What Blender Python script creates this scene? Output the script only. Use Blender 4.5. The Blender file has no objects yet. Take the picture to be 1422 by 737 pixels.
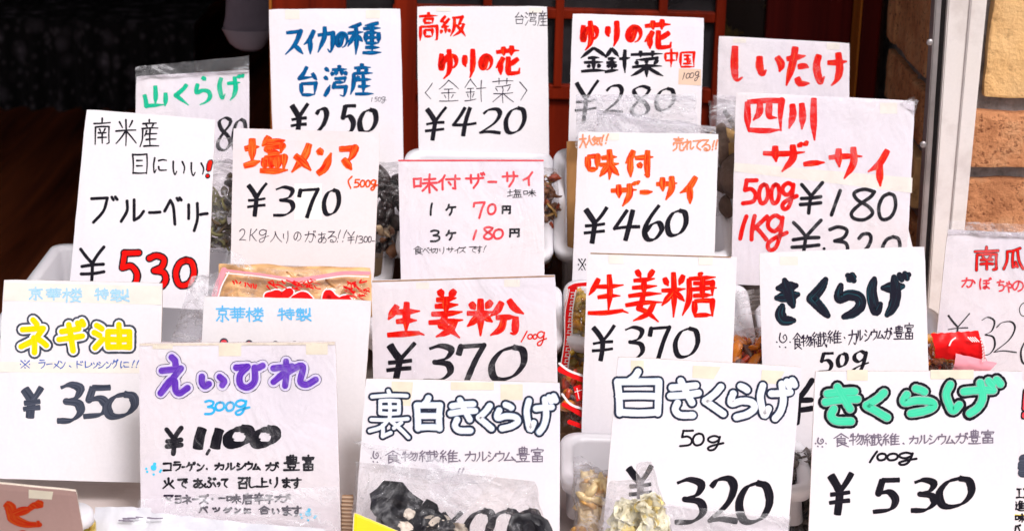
import bpy, bmesh, math, random
from mathutils import Vector, Matrix, noise
R = math.radians
rng = random.Random(7)

# ------------------------------------------------------------------ camera, sky, sun, exposure
scene = bpy.context.scene
FOCAL, PITCH, ROLL = 70.0, 18.0, 1.5
CAM = Vector((0.0, -1.75, 1.55))
CM = Matrix.Rotation(R(90 - PITCH), 3, 'X') @ Matrix.Rotation(R(ROLL), 3, 'Z')
cd = bpy.data.cameras.new('camera')
cam = bpy.data.objects.new('camera', cd)
scene.collection.objects.link(cam)
cam.matrix_world = Matrix.Translation(CAM) @ CM.to_4x4()
cd.lens = FOCAL; cd.sensor_width = 36.0; cd.clip_start = 0.05; cd.clip_end = 500
cd.dof.use_dof = True; cd.dof.focus_distance = 1.98; cd.dof.aperture_fstop = 13.0
scene.camera = cam

SUN_EL, SUN_AZ = 50.0, 155.0      # azimuth clockwise from +Y: behind the camera, a little to the right
world = bpy.data.worlds.new('World'); scene.world = world; world.use_nodes = True
wn = world.node_tree.nodes; wl = world.node_tree.links
sky = wn.new('ShaderNodeTexSky'); sky.sky_type = 'NISHITA'; sky.sun_disc = False
sky.sun_elevation = R(SUN_EL); sky.sun_rotation = R(SUN_AZ)
sky.air_density = 1.0; sky.dust_density = 6.0; sky.ozone_density = 1.0
hs = wn.new('ShaderNodeHueSaturation'); hs.inputs['Saturation'].default_value = 0.25
wl.new(sky.outputs[0], hs.inputs['Color'])
bg = wn['Background']; wl.new(hs.outputs[0], bg.inputs['Color']); bg.inputs['Strength'].default_value = 0.105
sd = bpy.data.lights.new('sun', 'SUN'); sd.energy = 1.75; sd.angle = R(12); sd.color = (1.0, 0.955, 0.985)
sun = bpy.data.objects.new('sun', sd); scene.collection.objects.link(sun)
_d = Vector((math.sin(R(SUN_AZ)) * math.cos(R(SUN_EL)), math.cos(R(SUN_AZ)) * math.cos(R(SUN_EL)), math.sin(R(SUN_EL))))
sun.rotation_euler = _d.to_track_quat('Z', 'Y').to_euler()
vs = scene.view_settings
vs.view_transform = 'Standard'; vs.look = 'None'; vs.gamma = 1.0; vs.use_curve_mapping = False
vs.exposure = 0.10
scene.render.engine = 'CYCLES'
scene.cycles.transparent_max_bounces = 24
scene.cycles.max_bounces = 8
scene.cycles.use_denoising = True

# ------------------------------------------------------------------ helpers
W, H = 1422.0, 737.0
FPX = FOCAL / 36.0 * W
COL = scene.collection

def ray(px, py):
    return (CM @ Vector(((px - W / 2) / FPX, -(py - H / 2) / FPX, -1.0)))

def at_y(px, py, Y):
    d = ray(px, py); return CAM + d * ((Y - CAM.y) / d.y)

def at_z(px, py, Z):
    d = ray(px, py); return CAM + d * ((Z - CAM.z) / d.z)

class Plane3:
    """a flat piece standing at distance Y, leaning back, given by a point on its lower edge"""
    def __init__(s, px, py, Y, lean=17.0, yaw=0.0, bow=0.0):
        s.P = at_y(px, py, Y)
        rz = Matrix.Rotation(R(yaw), 3, 'Z')
        s.u = rz @ Vector((1, 0, 0))
        s.n = rz @ Vector((0, -math.cos(R(lean)), math.sin(R(lean))))
        s.v = s.n.cross(s.u)
        s.h = lambda a, b: bow * math.cos(a * 14.0) * 0.5 + bow * 0.35 * math.sin(b * 17.0 + a * 9.0)
    def loc(s, px, py):
        d = ray(px, py)
        t = (s.P - CAM).dot(s.n) / d.dot(s.n)
        q = CAM + d * t - s.P
        return q.dot(s.u), q.dot(s.v)
    def pos(s, a, b, off=0.0):
        return s.P + s.u * a + s.v * b + s.n * (off + s.h(a, b))
    def pxm(s, px, py):            # metres per photo pixel near a point of the plane
        a, b = s.loc(px, py); c, d = s.loc(px + 10, py)
        return math.hypot(c - a, d - b) / 10.0

def mesh_obj(name, verts, faces, mats, parent=None, midx=None, uvs=None, smooth=False, origin=None):
    if origin is None:
        origin = parent.location if parent is not None else Vector((0, 0, 0))
        if parent is not None and parent.parent is not None:
            origin = parent.location + parent.parent.location
    me = bpy.data.meshes.new(name)
    me.from_pydata([tuple(Vector(v) - origin) for v in verts], [], faces)
    if not isinstance(mats, (list, tuple)): mats = [mats]
    for m in mats: me.materials.append(m)
    if midx:
        for p, i in zip(me.polygons, midx): p.material_index = i
    if uvs:
        l = me.uv_layers.new(name='UVMap')
        k = 0
        for p in me.polygons:
            for li, vi in zip(p.loop_indices, p.vertices):
                l.data[li].uv = uvs[vi]
    if smooth:
        for p in me.polygons: p.use_smooth = True
    me.update()
    o = bpy.data.objects.new(name, me); COL.objects.link(o)
    if parent is not None: o.parent = parent
    else: o.location = origin
    return o

def bm_obj(name, bm, mats, parent=None, smooth=False, origin=None):
    if origin is None: origin = parent.location if parent is not None else Vector((0, 0, 0))
    bmesh.ops.translate(bm, verts=bm.verts[:], vec=-Vector(origin))
    me = bpy.data.meshes.new(name); bm.to_mesh(me); bm.free()
    if not isinstance(mats, (list, tuple)): mats = [mats]
    for m in mats: me.materials.append(m)
    if smooth:
        for p in me.polygons: p.use_smooth = True
    o = bpy.data.objects.new(name, me); COL.objects.link(o)
    if parent is not None: o.parent = parent
    else: o.location = origin
    return o

def thing(name, label, cat, loc, group=None):
    o = bpy.data.objects.new(name, None); COL.objects.link(o)
    o.empty_display_size = 0.03
    o.location = Vector(loc); o['label'] = label; o['category'] = cat
    if group: o['group'] = group
    return o

def tag(o, label, cat, group=None):
    o['label'] = label; o['category'] = cat
    if group: o['group'] = group
    return o

def bm_box(bm, x0, x1, y0, y1, z0, z1, bev=0.0, mi=0):
    r = bmesh.ops.create_cube(bm, size=1.0)
    for v in r['verts']:
        v.co = Vector(((v.co.x + .5) * (x1 - x0) + x0, (v.co.y + .5) * (y1 - y0) + y0, (v.co.z + .5) * (z1 - z0) + z0))
    fs = {f for v in r['verts'] for f in v.link_faces}
    if bev > 0:
        es = list({e for v in r['verts'] for e in v.link_edges})
        g = bmesh.ops.bevel(bm, geom=es, offset=bev, segments=2, affect='EDGES', profile=0.6)
        fs |= set(g['faces'])
    for f in fs:
        if f.is_valid: f.material_index = mi

# ------------------------------------------------------------------ materials
def new_mat(name):
    m = bpy.data.materials.new(name); m.use_nodes = True
    nt = m.node_tree
    return m, nt, nt.nodes, nt.links, nt.nodes['Principled BSDF']

def N(nodes, t, **kw):
    n = nodes.new(t)
    for k, v in kw.items(): setattr(n, k, v)
    return n

def tex_noise(nt, scale, detail=4, rough=.55, coord='Object', mscale=None, loc=(0, 0, 0)):
    tc = N(nt.nodes, 'ShaderNodeTexCoord'); n = N(nt.nodes, 'ShaderNodeTexNoise')
    mp = N(nt.nodes, 'ShaderNodeMapping'); mp.inputs['Location'].default_value = loc
    if mscale: mp.inputs['Scale'].default_value = mscale
    nt.links.new(tc.outputs[coord], mp.inputs['Vector']); nt.links.new(mp.outputs[0], n.inputs['Vector'])
    n.inputs['Scale'].default_value = scale; n.inputs['Detail'].default_value = detail; n.inputs['Roughness'].default_value = rough
    return n

def ramp(nt, src, stops):
    r = N(nt.nodes, 'ShaderNodeValToRGB')
    el = r.color_ramp.elements
    while len(el) < len(stops): el.new(0.5)
    for e, (p, c) in zip(el, stops):
        e.position = p; e.color = (c[0], c[1], c[2], 1) if len(c) == 3 else c
    nt.links.new(src, r.inputs[0])
    return r

def mixc(nt, fac, a, b, mode='MIX'):
    m = N(nt.nodes, 'ShaderNodeMix', data_type='RGBA', blend_type=mode)
    for s, val in ((m.inputs[0], fac), (m.inputs[6], a), (m.inputs[7], b)):
        if hasattr(val, 'is_output'): nt.links.new(val, s)
        elif isinstance(val, (int, float)): s.default_value = val
        else: s.default_value = (val[0], val[1], val[2], 1)
    return m.outputs[2]

def bump(nt, b, h, strength, dist=0.002, prev=None):
    n = N(nt.nodes, 'ShaderNodeBump'); n.inputs['Strength'].default_value = strength; n.inputs['Distance'].default_value = dist
    nt.links.new(h, n.inputs['Height'])
    if prev: nt.links.new(prev, n.inputs['Normal'])
    nt.links.new(n.outputs[0], b.inputs['Normal'])
    return n.outputs[0]

def paper_mat(name, col=(.84, .80, .82), stain=(.74, .62, .50), amount=.35, coat=.5, seed=0.0):
    m, nt, nn, ll, b = new_mat(name)
    n1 = tex_noise(nt, 9, 6, .62, loc=(seed, seed * 1.7, 0))
    r1 = ramp(nt, n1.outputs[0], [(.50, (0, 0, 0)), (.78, (1, 1, 1))])
    n2 = tex_noise(nt, 300, 3, .6)
    r2 = ramp(nt, n2.outputs[0], [(.3, (.96, .96, .96)), (.7, (1, 1, 1))])
    f = N(nn, 'ShaderNodeMath', operation='MULTIPLY'); ll.new(r1.outputs[0], f.inputs[0]); f.inputs[1].default_value = amount
    c = mixc(nt, f.outputs[0], col, stain)
    c = mixc(nt, 1.0, c, r2.outputs[0], 'MULTIPLY')
    n4 = tex_noise(nt, 5, 3, .5, loc=(seed * 2.2, 5, seed)); r4 = ramp(nt, n4.outputs[0], [(.35, (.95, .935, .97)), (.5, (1, .985, .99)), (.65, (.985, .965, .945))])
    c = mixc(nt, 1.0, c, r4.outputs[0], 'MULTIPLY')
    n5 = tex_noise(nt, 45, 6, .7, loc=(seed, 2, 9)); r5 = ramp(nt, n5.outputs[0], [(.70, (1, 1, 1)), (.78, (.86, .80, .76))])
    c = mixc(nt, min(1, amount * 2.2), c, mixc(nt, 1.0, c, r5.outputs[0], 'MULTIPLY'))
    ll.new(c, b.inputs['Base Color'])
    b.inputs['Roughness'].default_value = .62
    b.inputs['Specular IOR Level'].default_value = .3
    w1 = tex_noise(nt, 16, 3, .5, mscale=(1, 1, .55), loc=(seed * 3, 0, seed)); w1.inputs['Distortion'].default_value = 1.2
    n = bump(nt, b, w1.outputs[0], .22 if coat < .8 else .42, .006)
    if coat:
        b.inputs['Coat Weight'].default_value = coat
        b.inputs['Coat Roughness'].default_value = .13
        cb = N(nn, 'ShaderNodeBump'); cb.inputs['Strength'].default_value = .55; cb.inputs['Distance'].default_value = .006
        w2 = tex_noise(nt, 22, 5, .6, mscale=(1, 1, .4), loc=(seed, seed, 4)); w2.inputs['Distortion'].default_value = 2.0
        ll.new(w2.outputs[0], cb.inputs['Height']); ll.new(cb.outputs[0], b.inputs['Coat Normal'])
    return m

def ink_mat(name, c1, c2=None, streak=.0, dry=0.0, rough=.45):
    m, nt, nn, ll, b = new_mat(name)
    b.inputs['Roughness'].default_value = rough; b.inputs['Specular IOR Level'].default_value = .06
    uv = N(nn, 'ShaderNodeUVMap', uv_map='UVMap')
    mp = N(nn, 'ShaderNodeMapping'); mp.inputs['Scale'].default_value = (.30, 5.5, 1)
    ll.new(uv.outputs[0], mp.inputs['Vector'])
    n = N(nn, 'ShaderNodeTexNoise'); n.inputs['Scale'].default_value = 1.0; n.inputs['Detail'].default_value = 4; n.inputs['Roughness'].default_value = .6
    ll.new(mp.outputs[0], n.inputs['Vector'])
    if c2 is None: c2 = tuple(min(1, x * 1.6 + .012) for x in c1)
    r = ramp(nt, n.outputs[0], [(.62 - streak * .34, c1), (.74 - streak * .12, c2)])
    ll.new(r.outputs[0], b.inputs['Base Color'])
    if dry > 0:
        r2 = ramp(nt, n.outputs[0], [(.70 - dry * .1, (1, 1, 1)), (.74 - dry * .1, (1 - dry,) * 3)])
        n3 = tex_noise(nt, 900, 2, .5)
        mm = N(nn, 'ShaderNodeMath', operation='MULTIPLY'); ll.new(r2.outputs[0], mm.inputs[0])
        r3 = ramp(nt, n3.outputs[0], [(.28, (.7, .7, .7)), (.4, (1, 1, 1))]); ll.new(r3.outputs[0], mm.inputs[1])
        ll.new(mm.outputs[0], b.inputs['Alpha'])
    return m

def plain_mat(name, col, rough=.5, spec=.5, var=.12, nscale=40, bstr=0.0, bscale=60, metallic=0.0, bdist=.002):
    m, nt, nn, ll, b = new_mat(name)
    n = tex_noise(nt, nscale, 5, .6)
    lo = tuple(max(0, c * (1 - var)) for c in col); hi = tuple(min(1, c * (1 + var)) for c in col)
    r = ramp(nt, n.outputs[0], [(.3, lo), (.7, hi)])
    ll.new(r.outputs[0], b.inputs['Base Color'])
    b.inputs['Roughness'].default_value = rough; b.inputs['Specular IOR Level'].default_value = spec
    b.inputs['Metallic'].default_value = metallic
    if bstr:
        n2 = tex_noise(nt, bscale, 6, .6); bump(nt, b, n2.outputs[0], bstr, bdist)
    return m

def film_mat(name, tint=(1, 1, 1), white=(.02, .25), gloss=1.0, rough=.10, wr=.8, wscale=26, wdist=.008, mscale=(1, 1, 1)):
    """thin clear plastic: mostly see-through, shiny at the folds, milky creases that also paint in highlights"""
    m, nt, nn, ll, b = new_mat(name)
    out = nn['Material Output']; nn.remove(b)
    tr = N(nn, 'ShaderNodeBsdfTransparent'); tr.inputs[0].default_value = (tint[0], tint[1], tint[2], 1)
    gl = N(nn, 'ShaderNodeBsdfGlossy'); gl.inputs['Roughness'].default_value = rough
    df = N(nn, 'ShaderNodeBsdfDiffuse'); df.inputs[0].default_value = (.82, .805, .84, 1)
    n = tex_noise(nt, wscale, 5, .6, mscale=mscale); n.inputs['Distortion'].default_value = 1.8
    bp = N(nn, 'ShaderNodeBump'); bp.inputs['Strength'].default_value = wr; bp.inputs['Distance'].default_value = wdist
    ll.new(n.outputs[0], bp.inputs['Height']); ll.new(bp.outputs[0], gl.inputs['Normal'])
    lw = N(nn, 'ShaderNodeFresnel'); lw.inputs[0].default_value = 1.45; ll.new(bp.outputs[0], lw.inputs['Normal'])
    pw = N(nn, 'ShaderNodeMath', operation='POWER'); ll.new(lw.outputs[0], pw.inputs[0]); pw.inputs[1].default_value = 1.2
    ml = N(nn, 'ShaderNodeMath', operation='MULTIPLY', use_clamp=True); ll.new(pw.outputs[0], ml.inputs[0]); ml.inputs[1].default_value = gloss
    n2 = tex_noise(nt, wscale * .55, 5, .62, mscale=mscale, loc=(3.1, 1.7, .4)); n2.inputs['Distortion'].default_value = 1.4
    lo, hi = white
    mid = lo + (hi - lo) * .22
    wr_ = ramp(nt, n2.outputs[0], [(.40, (lo,) * 3), (.455, (mid,) * 3), (.475, (hi,) * 3), (.495, (mid,) * 3), (.56, (lo,) * 3), (.64, (mid,) * 3), (.66, (hi * .8,) * 3), (.69, (mid,) * 3)])  # diffuse white crease lines, doubling as painted highlights on the film
    m1 = N(nn, 'ShaderNodeMixShader'); ll.new(wr_.outputs[0], m1.inputs[0])
    ll.new(tr.outputs[0], m1.inputs[1]); ll.new(df.outputs[0], m1.inputs[2])
    m2 = N(nn, 'ShaderNodeMixShader'); ll.new(ml.outputs[0], m2.inputs[0]); ll.new(m1.outputs[0], m2.inputs[1]); ll.new(gl.outputs[0], m2.inputs[2])
    ll.new(m2.outputs[0], out.inputs[0])
    return m

def wood_mat(name, c1, c2, scale=(6, 6, 60), rough=.4, ns=1.0, bstr=.1, spec=.12):
    m, nt, nn, ll, b = new_mat(name)
    n = tex_noise(nt, ns, 6, .6, mscale=scale); n.inputs['Distortion'].default_value = .4
    r = ramp(nt, n.outputs[0], [(.3, c1), (.7, c2)])
    ll.new(r.outputs[0], b.inputs['Base Color']); b.inputs['Roughness'].default_value = rough; b.inputs['Specular IOR Level'].default_value = spec
    bump(nt, b, n.outputs[0], bstr, .002)
    return m

M = {}
M['paper_clean'] = paper_mat('paper_clean', (.81, .785, .81), amount=.12, coat=.15, seed=1.3)
M['paper'] = paper_mat('paper', (.83, .795, .835), amount=.20, coat=.35, seed=4.1)
M['paper_sleeve'] = paper_mat('paper_sleeve', (.825, .775, .815), amount=.16, coat=.9, seed=7.7)
M['paper_worn'] = paper_mat('paper_worn', (.82, .75, .76), stain=(.70, .55, .47), amount=.5, coat=.3, seed=2.9)
M['paper_shade_pink'] = paper_mat('paper_shade_pink', (.46, .29, .265), stain=(.38, .19, .16), amount=.4, coat=.5, seed=5.2)  # shade on the corner sign is put into its paper colour
M['card_edge'] = plain_mat('card_edge', (.72, .62, .52), .7, .2, .2, 120)
M['card_brown'] = plain_mat('card_brown', (.36, .20, .10), .75, .2, .3, 90)
M['tape'] = plain_mat('tape', (.80, .715, .57), .35, .5, .08, 60)
M['tape_pale'] = plain_mat('tape_pale', (.83, .77, .70), .3, .5, .05, 60)
M['sticker'] = plain_mat('sticker', (.80, .56, .42), .6, .3, .05, 60)
M['patch'] = plain_mat('patch', (.86, .83, .80), .6, .3, .03, 60)
INK = {
 'black': ink_mat('ink_black', (.010, .009, .014), (.035, .028, .04), .3),
 'pen': ink_mat('ink_pen', (.028, .020, .04), (.07, .055, .09), .3),
 'penfade': ink_mat('ink_pen_faded', (.13, .10, .15), (.30, .26, .32), .6),
 'navy': ink_mat('ink_navy', (.018, .022, .045), (.05, .055, .09), .4),
 'slate': ink_mat('ink_slate', (.035, .042, .065), (.09, .10, .14), .7),
 'red': ink_mat('ink_red', (.76, .004, .003), (.82, .03, .008), .2),
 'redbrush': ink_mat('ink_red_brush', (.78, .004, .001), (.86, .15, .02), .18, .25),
 'redstreak': ink_mat('ink_red_streak', (.78, .010, .001), (.86, .22, .03), .62, .3),
 'redmark': ink_mat('ink_red_marker', (.76, .03, .05), (.80, .12, .13), .6),
 'redwater': ink_mat('ink_red_washed', (.80, .05, .015), (.86, .42, .22), 1.0, .7),
 'redshade': ink_mat('ink_red_shaded', (.50, .015, .004), (.52, .09, .012), .6),  # darkened red: the corner sign's shade put into its ink
 'blue': ink_mat('ink_blue', (.002, .035, .15), (.0, .16, .40), .75),
 'bluepen': ink_mat('ink_blue_pen', (.04, .10, .42), (.12, .22, .55), .5),
 'skyfade': ink_mat('ink_sky_faded', (.10, .46, .80), (.55, .74, .84), 1.0, .5),
 'skyblue': ink_mat('ink_sky', (.06, .40, .82), (.20, .58, .88), .8, .2),
 'cyan': ink_mat('ink_cyan', (.02, .42, .80), (.05, .55, .85), .4),
 'cyanspot': ink_mat('ink_cyan_spot', (.06, .60, .88), (.1, .66, .9), .2),
 'green': ink_mat('ink_green', (.0, .46, .25), (.02, .60, .36), .5),
 'mint': ink_mat('ink_mint', (.06, .66, .38), (.12, .70, .45), .4),
 'mintgrey': ink_mat('ink_mint_grey', (.28, .45, .40), (.42, .56, .50), .5),
 'teal': ink_mat('ink_teal_black', (.013, .013, .024), (.012, .10, .13), .25),
 'yellow': ink_mat('ink_yellow', (.88, .66, .0), (.9, .74, .02), .3),
 'white': ink_mat('ink_white', (.86, .84, .88), (.88, .87, .9), .1),
 'lilac': ink_mat('ink_lilac', (.70, .62, .86), (.80, .76, .88), .4),
 'purple': ink_mat('ink_purple', (.10, .02, .42), (.20, .07, .55), .6),
 'bluegrey': ink_mat('ink_blue_grey', (.25, .36, .52), (.55, .62, .72), .8),
}
# ------------------------------------------------------------------ handwriting: strokes of every character in a 100 x 100 cell
DK = "/%d %d %d %d/%d %d %d %d"
GL = {
'0': "~55 2 25 15 8 50 18 88 42 98 75 85 92 50 82 12 55 2",
'1': "58 0 42 100", '2': "~10 20 30 4 65 2 80 22 62 58 8 97 8 97 45 93 94 98",
'3': "~12 10 45 2 80 12 70 35 35 46 35 46 78 52 88 75 60 95 10 97",
'4': "45 2 8 62 97 56/65 2 52 100", '5': "~32 4 22 44 22 44 60 40 85 62 70 90 10 98/30 5 92 4",
'6': "~65 0 30 35 10 70 25 96 60 96 86 70 70 50 40 55 18 75",
'7': "~8 30 12 8 12 8 50 6 92 4 92 4 70 45 50 100",
'8': "~88 8 50 0 15 12 30 35 70 55 88 78 60 98 22 94 12 75 40 48 75 25 88 8",
'g': "~78 12 50 2 22 15 20 35 45 46 72 30 80 8 80 8 68 60 50 92 25 98 18 82 45 66 98 50",
'yen': "8 6 50 44/92 0 50 44/50 44 46 100/12 52 90 46/10 72 92 66",
'K': "25 0 8 100/92 2 20 55/32 48 88 100", '!': "~60 0 48 35 42 68/38 92 36 99",
',': "60 0 20 100", '-': "0 50 100 50", '(': "~90 0 30 40 70 100", '.': "42 42 58 58",
'※': "5 5 95 95/95 5 5 95/45 5 55 10/45 90 55 95/0 48 6 54/94 48 99 54",
'sun': "~25 0 20 45 45 65 70 40 60 10 45 25 52 40/0 60 4 64/20 92 24 97/60 97 65 99/92 60 96 64",
'〈': "100 0 0 60 80 100", '〉': "0 0 100 45 10 100", '゛': "10 10 35 90/65 0 95 80",
'き': "20 22 80 16/16 44 86 36/~42 4 58 38 70 62/~34 62 28 80 40 94 72 95",
'く': "~72 2 55 24 30 46 22 52 32 60 55 78 80 98",
'ら': "~48 2 58 8 64 14/~30 25 24 46 28 56 50 48 75 52 82 70 65 88 38 98",
'け': "~15 10 8 40 14 75 20 90 30 72/40 32 95 28/~70 4 74 50 66 80 50 98",
'げ': "~15 10 8 40 14 75 20 90 30 72/38 32 88 28/~66 6 70 50 62 80 48 98/80 0 86 12/94 -3 100 9",
'の': "~58 12 48 55 28 85 10 65 18 30 50 8 82 22 92 55 75 85 52 96",
'ゆ': "~12 15 6 50 12 66 20 44 50 22 85 25 92 48 72 62 45 58/~52 0 58 45 50 78 22 100",
'り': "~10 22 8 50 20 62/~88 0 90 50 78 80 60 100", 'し': "~15 0 8 60 30 98 95 90",
'い': "~8 8 8 55 20 90 35 70/~78 10 95 45 88 80",
'た': "10 30 80 22/~42 0 32 40 8 98/~52 50 75 48 92 52/~48 78 60 92 95 92",
'に': "~15 0 8 50 12 100 24 80/~42 18 70 12 95 16/~42 60 50 82 95 82",
'か': "~5 32 60 24 78 36 68 80 50 96 38 84/~38 2 30 45 5 92/~78 22 92 40 97 55",
'が': "~5 32 60 24 78 36 68 80 50 96 38 84/~38 2 30 45 5 92/~78 22 92 40 97 55/80 0 86 12/92 -4 98 8",
'あ': "10 18 85 14/~45 0 42 50 46 90/~72 32 50 72 25 92 8 78 25 55 65 46 92 65 85 88 60 98",
'る': "~15 5 75 5 75 5 40 40 10 65 10 65 50 45 88 55 88 85 60 98 35 92 38 76 58 82 60 95",
'べ': "~2 62 35 20 35 20 55 40 98 88/72 10 80 24/88 4 96 18", 'へ': "~2 45 40 2 40 2 60 30 70 98",
'て': "~5 12 92 6 92 6 55 35 45 70 82 98", 'で': "~5 12 92 6 92 6 55 35 45 70 82 98/72 35 78 46/86 28 94 40",
'す': "5 18 95 14/~58 0 60 55 45 72 30 58 45 42 60 55 55 85 35 100",
'え': "~45 0 55 8 58 20/~12 36 75 30 75 30 45 60 8 96 8 96 40 62 55 64 58 88 72 96 98 82",
'ひ': "~5 12 45 8 45 8 18 45 20 85 45 97 70 70 70 12 70 12 80 14 98 4",
'れ': "32 0 30 100/~4 28 45 20 45 20 4 84/~32 48 62 18 70 30 64 82 78 95 98 75",
'ぼ': "~12 5 5 50 10 95/38 22 80 20/38 45 82 43/~60 22 60 70 50 92 35 82 55 72 85 90/86 0 90 10/96 -4 100 6",
'ち': "10 20 85 14/~45 0 30 48 30 48 70 42 88 65 70 90 35 98",
'ゃ': "~5 45 60 22 90 35 80 58 58 55/55 0 62 22/~28 12 45 60 55 100",
'ぶ': "~45 0 60 12 45 28/~40 35 62 60 55 85 40 92 30 80/~15 60 8 80 22 92/~78 50 90 70 96 85/80 10 86 22/92 5 98 16",
'っ': "~5 40 60 15 92 40 70 75 35 90", 'ま': "10 20 90 18/18 42 84 40/~52 0 54 75 40 95 18 85 35 70 65 78 92 95",
'ス': "~10 12 82 6 82 6 55 55 5 98/48 58 95 96", 'イ': "~92 0 55 38 5 60/58 35 60 100",
'カ': "~5 32 88 24 88 24 84 75 72 96 58 84/~42 0 40 40 5 98", 'フ': "~5 8 92 5 92 5 70 55 15 98",
'ル': "~28 5 28 50 3 98/~58 0 58 92 58 92 80 78 98 52", 'ー': "0 55 100 45", 'リ': "15 5 15 55/~85 0 86 55 60 98",
'メ': "~82 0 60 45 5 98/20 40 90 92", 'ン': "8 8 38 28/~5 98 55 75 97 20", 'マ': "~3 8 95 4 95 4 75 38 45 62/25 50 75 95",
'サ': "2 32 98 28/30 5 32 62/~72 0 72 50 45 98", 'ザ': "2 34 92 30/28 10 30 64/~66 6 66 52 42 98/80 0 86 12/92 -4 98 8",
'ケ': "~30 0 20 30 2 50/25 25 98 22/~62 24 58 65 38 98", 'ゲ': "~30 0 20 30 2 50/25 25 90 22/~58 24 55 65 38 98/80 0 86 10/92 -3 98 8",
'ズ': "~8 14 78 8 78 8 55 55 5 98/48 58 95 96/84 0 90 10/95 -5 100 6",
'ネ': "45 0 58 14/~10 30 80 26 80 26 50 60 5 82/48 55 50 100/65 60 90 78",
'ギ': "18 32 80 22/8 60 94 48/~44 8 52 50 60 100/76 2 82 14/92 -4 98 8",
'ラ': "18 5 82 3/~5 35 92 30 92 30 75 70 35 98", 'ド': "30 0 30 100/32 38 85 58/70 8 76 22/88 2 94 16",
'レ': "~20 0 20 92 20 92 65 75 98 40", 'ッ': "5 15 15 42/38 8 48 36/~92 10 80 60 35 98",
'シ': "12 5 35 20/4 38 28 52/~8 96 55 75 96 22", 'グ': "~35 0 25 30 5 50/~28 20 82 16 82 16 65 65 25 98/84 0 90 12/95 -5 100 7",
'コ': "5 10 90 6 86 92/5 92 92 90", 'ウ': "48 0 50 18/12 22 12 52/~12 22 90 20 90 20 80 65 40 98",
'ム': "~45 0 30 50 10 88 10 88 90 82/65 50 95 98", 'ビ': "~2 4 12 14 20 46 26 70 55 90 88 92 88 92 86 76/26 46 74 24/68 8 80 22/80 0 98 18",
'ヨ': "8 8 88 6 88 98/12 50 88 48/8 98 88 96", 'バ': "~30 10 22 60 3 98/~55 8 78 50 97 95/80 0 86 10/94 -4 100 6", 'ツ': "5 10 16 40/38 4 50 34/~95 8 80 60 30 98", 'エ': "14 10 86 8/50 10 50 90/4 92 98 90",
'山': "50 2 50 88/8 42 16 92 90 86/90 34 88 94",
'種': "~42 4 25 12 5 16/3 34 48 30/26 12 26 100/26 34 3 75/28 40 46 60/~92 2 70 8 52 10/48 20 98 18/74 6 74 92/56 32 92 32/56 32 56 64/92 32 92 64/56 48 92 48/56 64 92 64/54 78 95 78/46 94 100 93",
'台': "~45 0 30 22 10 40 10 40 80 34/70 22 92 46/18 58 22 96/18 58 86 56 80 96/22 95 80 94",
'湾': "5 8 22 20/2 36 18 46/3 98 26 62/64 0 64 10/34 14 96 12/52 16 50 32/74 14 74 32/38 22 32 34/86 20 96 32/44 42 88 40 86 54/46 54 86 54/~46 54 40 70 40 70 92 68 92 68 84 96 66 94",
'産': "50 0 50 10/18 14 86 12/34 18 40 28/70 16 62 28/14 32 94 30/~16 32 14 70 2 98/36 40 26 58/54 36 54 96/32 52 88 50/34 72 84 70/22 96 98 95",
'高': "50 0 50 10/6 14 94 12/30 22 30 38/30 22 70 22 70 38/30 38 70 38/12 50 10 100/12 50 90 48 90 94 80 98/32 62 32 84/32 62 68 62 68 84/32 84 68 84",
'級': "22 2 6 26 24 34/36 14 6 54/6 54 36 50/22 52 22 84/8 68 4 86/34 64 40 80/48 10 86 6 74 40 92 38/~56 10 54 60 40 98/~92 38 78 74 50 98/62 44 98 98",
'花': "4 22 96 16/32 4 34 34/66 0 64 34/~32 40 20 60 2 76/22 58 22 100/~92 44 70 58 50 70/~52 38 52 88 62 95 94 92 94 92 98 76",
'金': "50 0 4 42/50 0 98 40/30 42 70 40/16 60 84 58/50 42 50 94/30 70 36 82/72 68 64 82/6 97 96 94",
'針': "28 0 2 38/28 0 56 34/14 42 44 40/8 58 48 56/29 42 29 90/14 66 18 80/44 64 38 80/2 96 54 88/58 42 100 38/80 6 80 100",
'菜': "4 14 96 10/32 0 32 24/68 0 66 24/~84 26 50 32 18 34/18 40 26 52/48 36 52 48/82 34 70 52/8 62 94 58/50 50 50 100/48 62 4 96/52 62 98 96",
'中': "10 26 12 66/10 26 90 24 86 66/12 64 88 62/50 0 48 100",
'国': "8 6 8 98/8 6 92 4 92 98/8 96 92 96/26 24 74 23/28 48 72 47/22 76 78 75/50 24 50 76/62 58 70 66",
'南': "50 0 48 20/6 20 94 16/14 34 12 100/14 34 88 32 88 94 76 98/36 42 42 52/66 40 58 52/30 56 72 55/28 74 74 73/51 55 51 96",
'米': "20 8 34 30/80 4 66 28/4 44 96 40/50 0 50 100/48 44 4 92/52 44 98 90",
'目': "12 4 14 98/12 4 88 2 86 98/34 34 64 33/34 60 64 59/14 94 86 94",
'塩': "4 34 36 28/20 6 20 70/2 82 38 68/~58 0 52 14 42 26/54 14 94 10/54 28 56 46/54 28 88 26 84 46/56 46 84 45/48 60 48 92/48 60 92 58 90 92/62 60 62 92/77 59 76 92/38 95 100 93",
'入': "~42 0 44 20 30 60 2 98/~44 12 64 58 98 98",
'味': "4 24 6 70/4 24 34 22 32 66/6 66 34 64/46 28 92 24/40 50 98 46/69 0 69 100/67 50 40 90/71 50 98 86",
'付': "~30 0 20 25 2 48/20 28 20 100/36 28 100 24/80 0 80 94 68 90/48 48 58 66",
'円': "8 8 6 98/8 8 92 6 92 92 80 96/50 8 50 50/8 52 92 50",
'食': "50 0 2 36/50 0 98 34/50 20 50 32/24 36 24 96/24 36 76 36 76 66/24 51 76 51/24 66 76 66/24 96 50 84/84 72 56 82/46 70 98 98",
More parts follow.
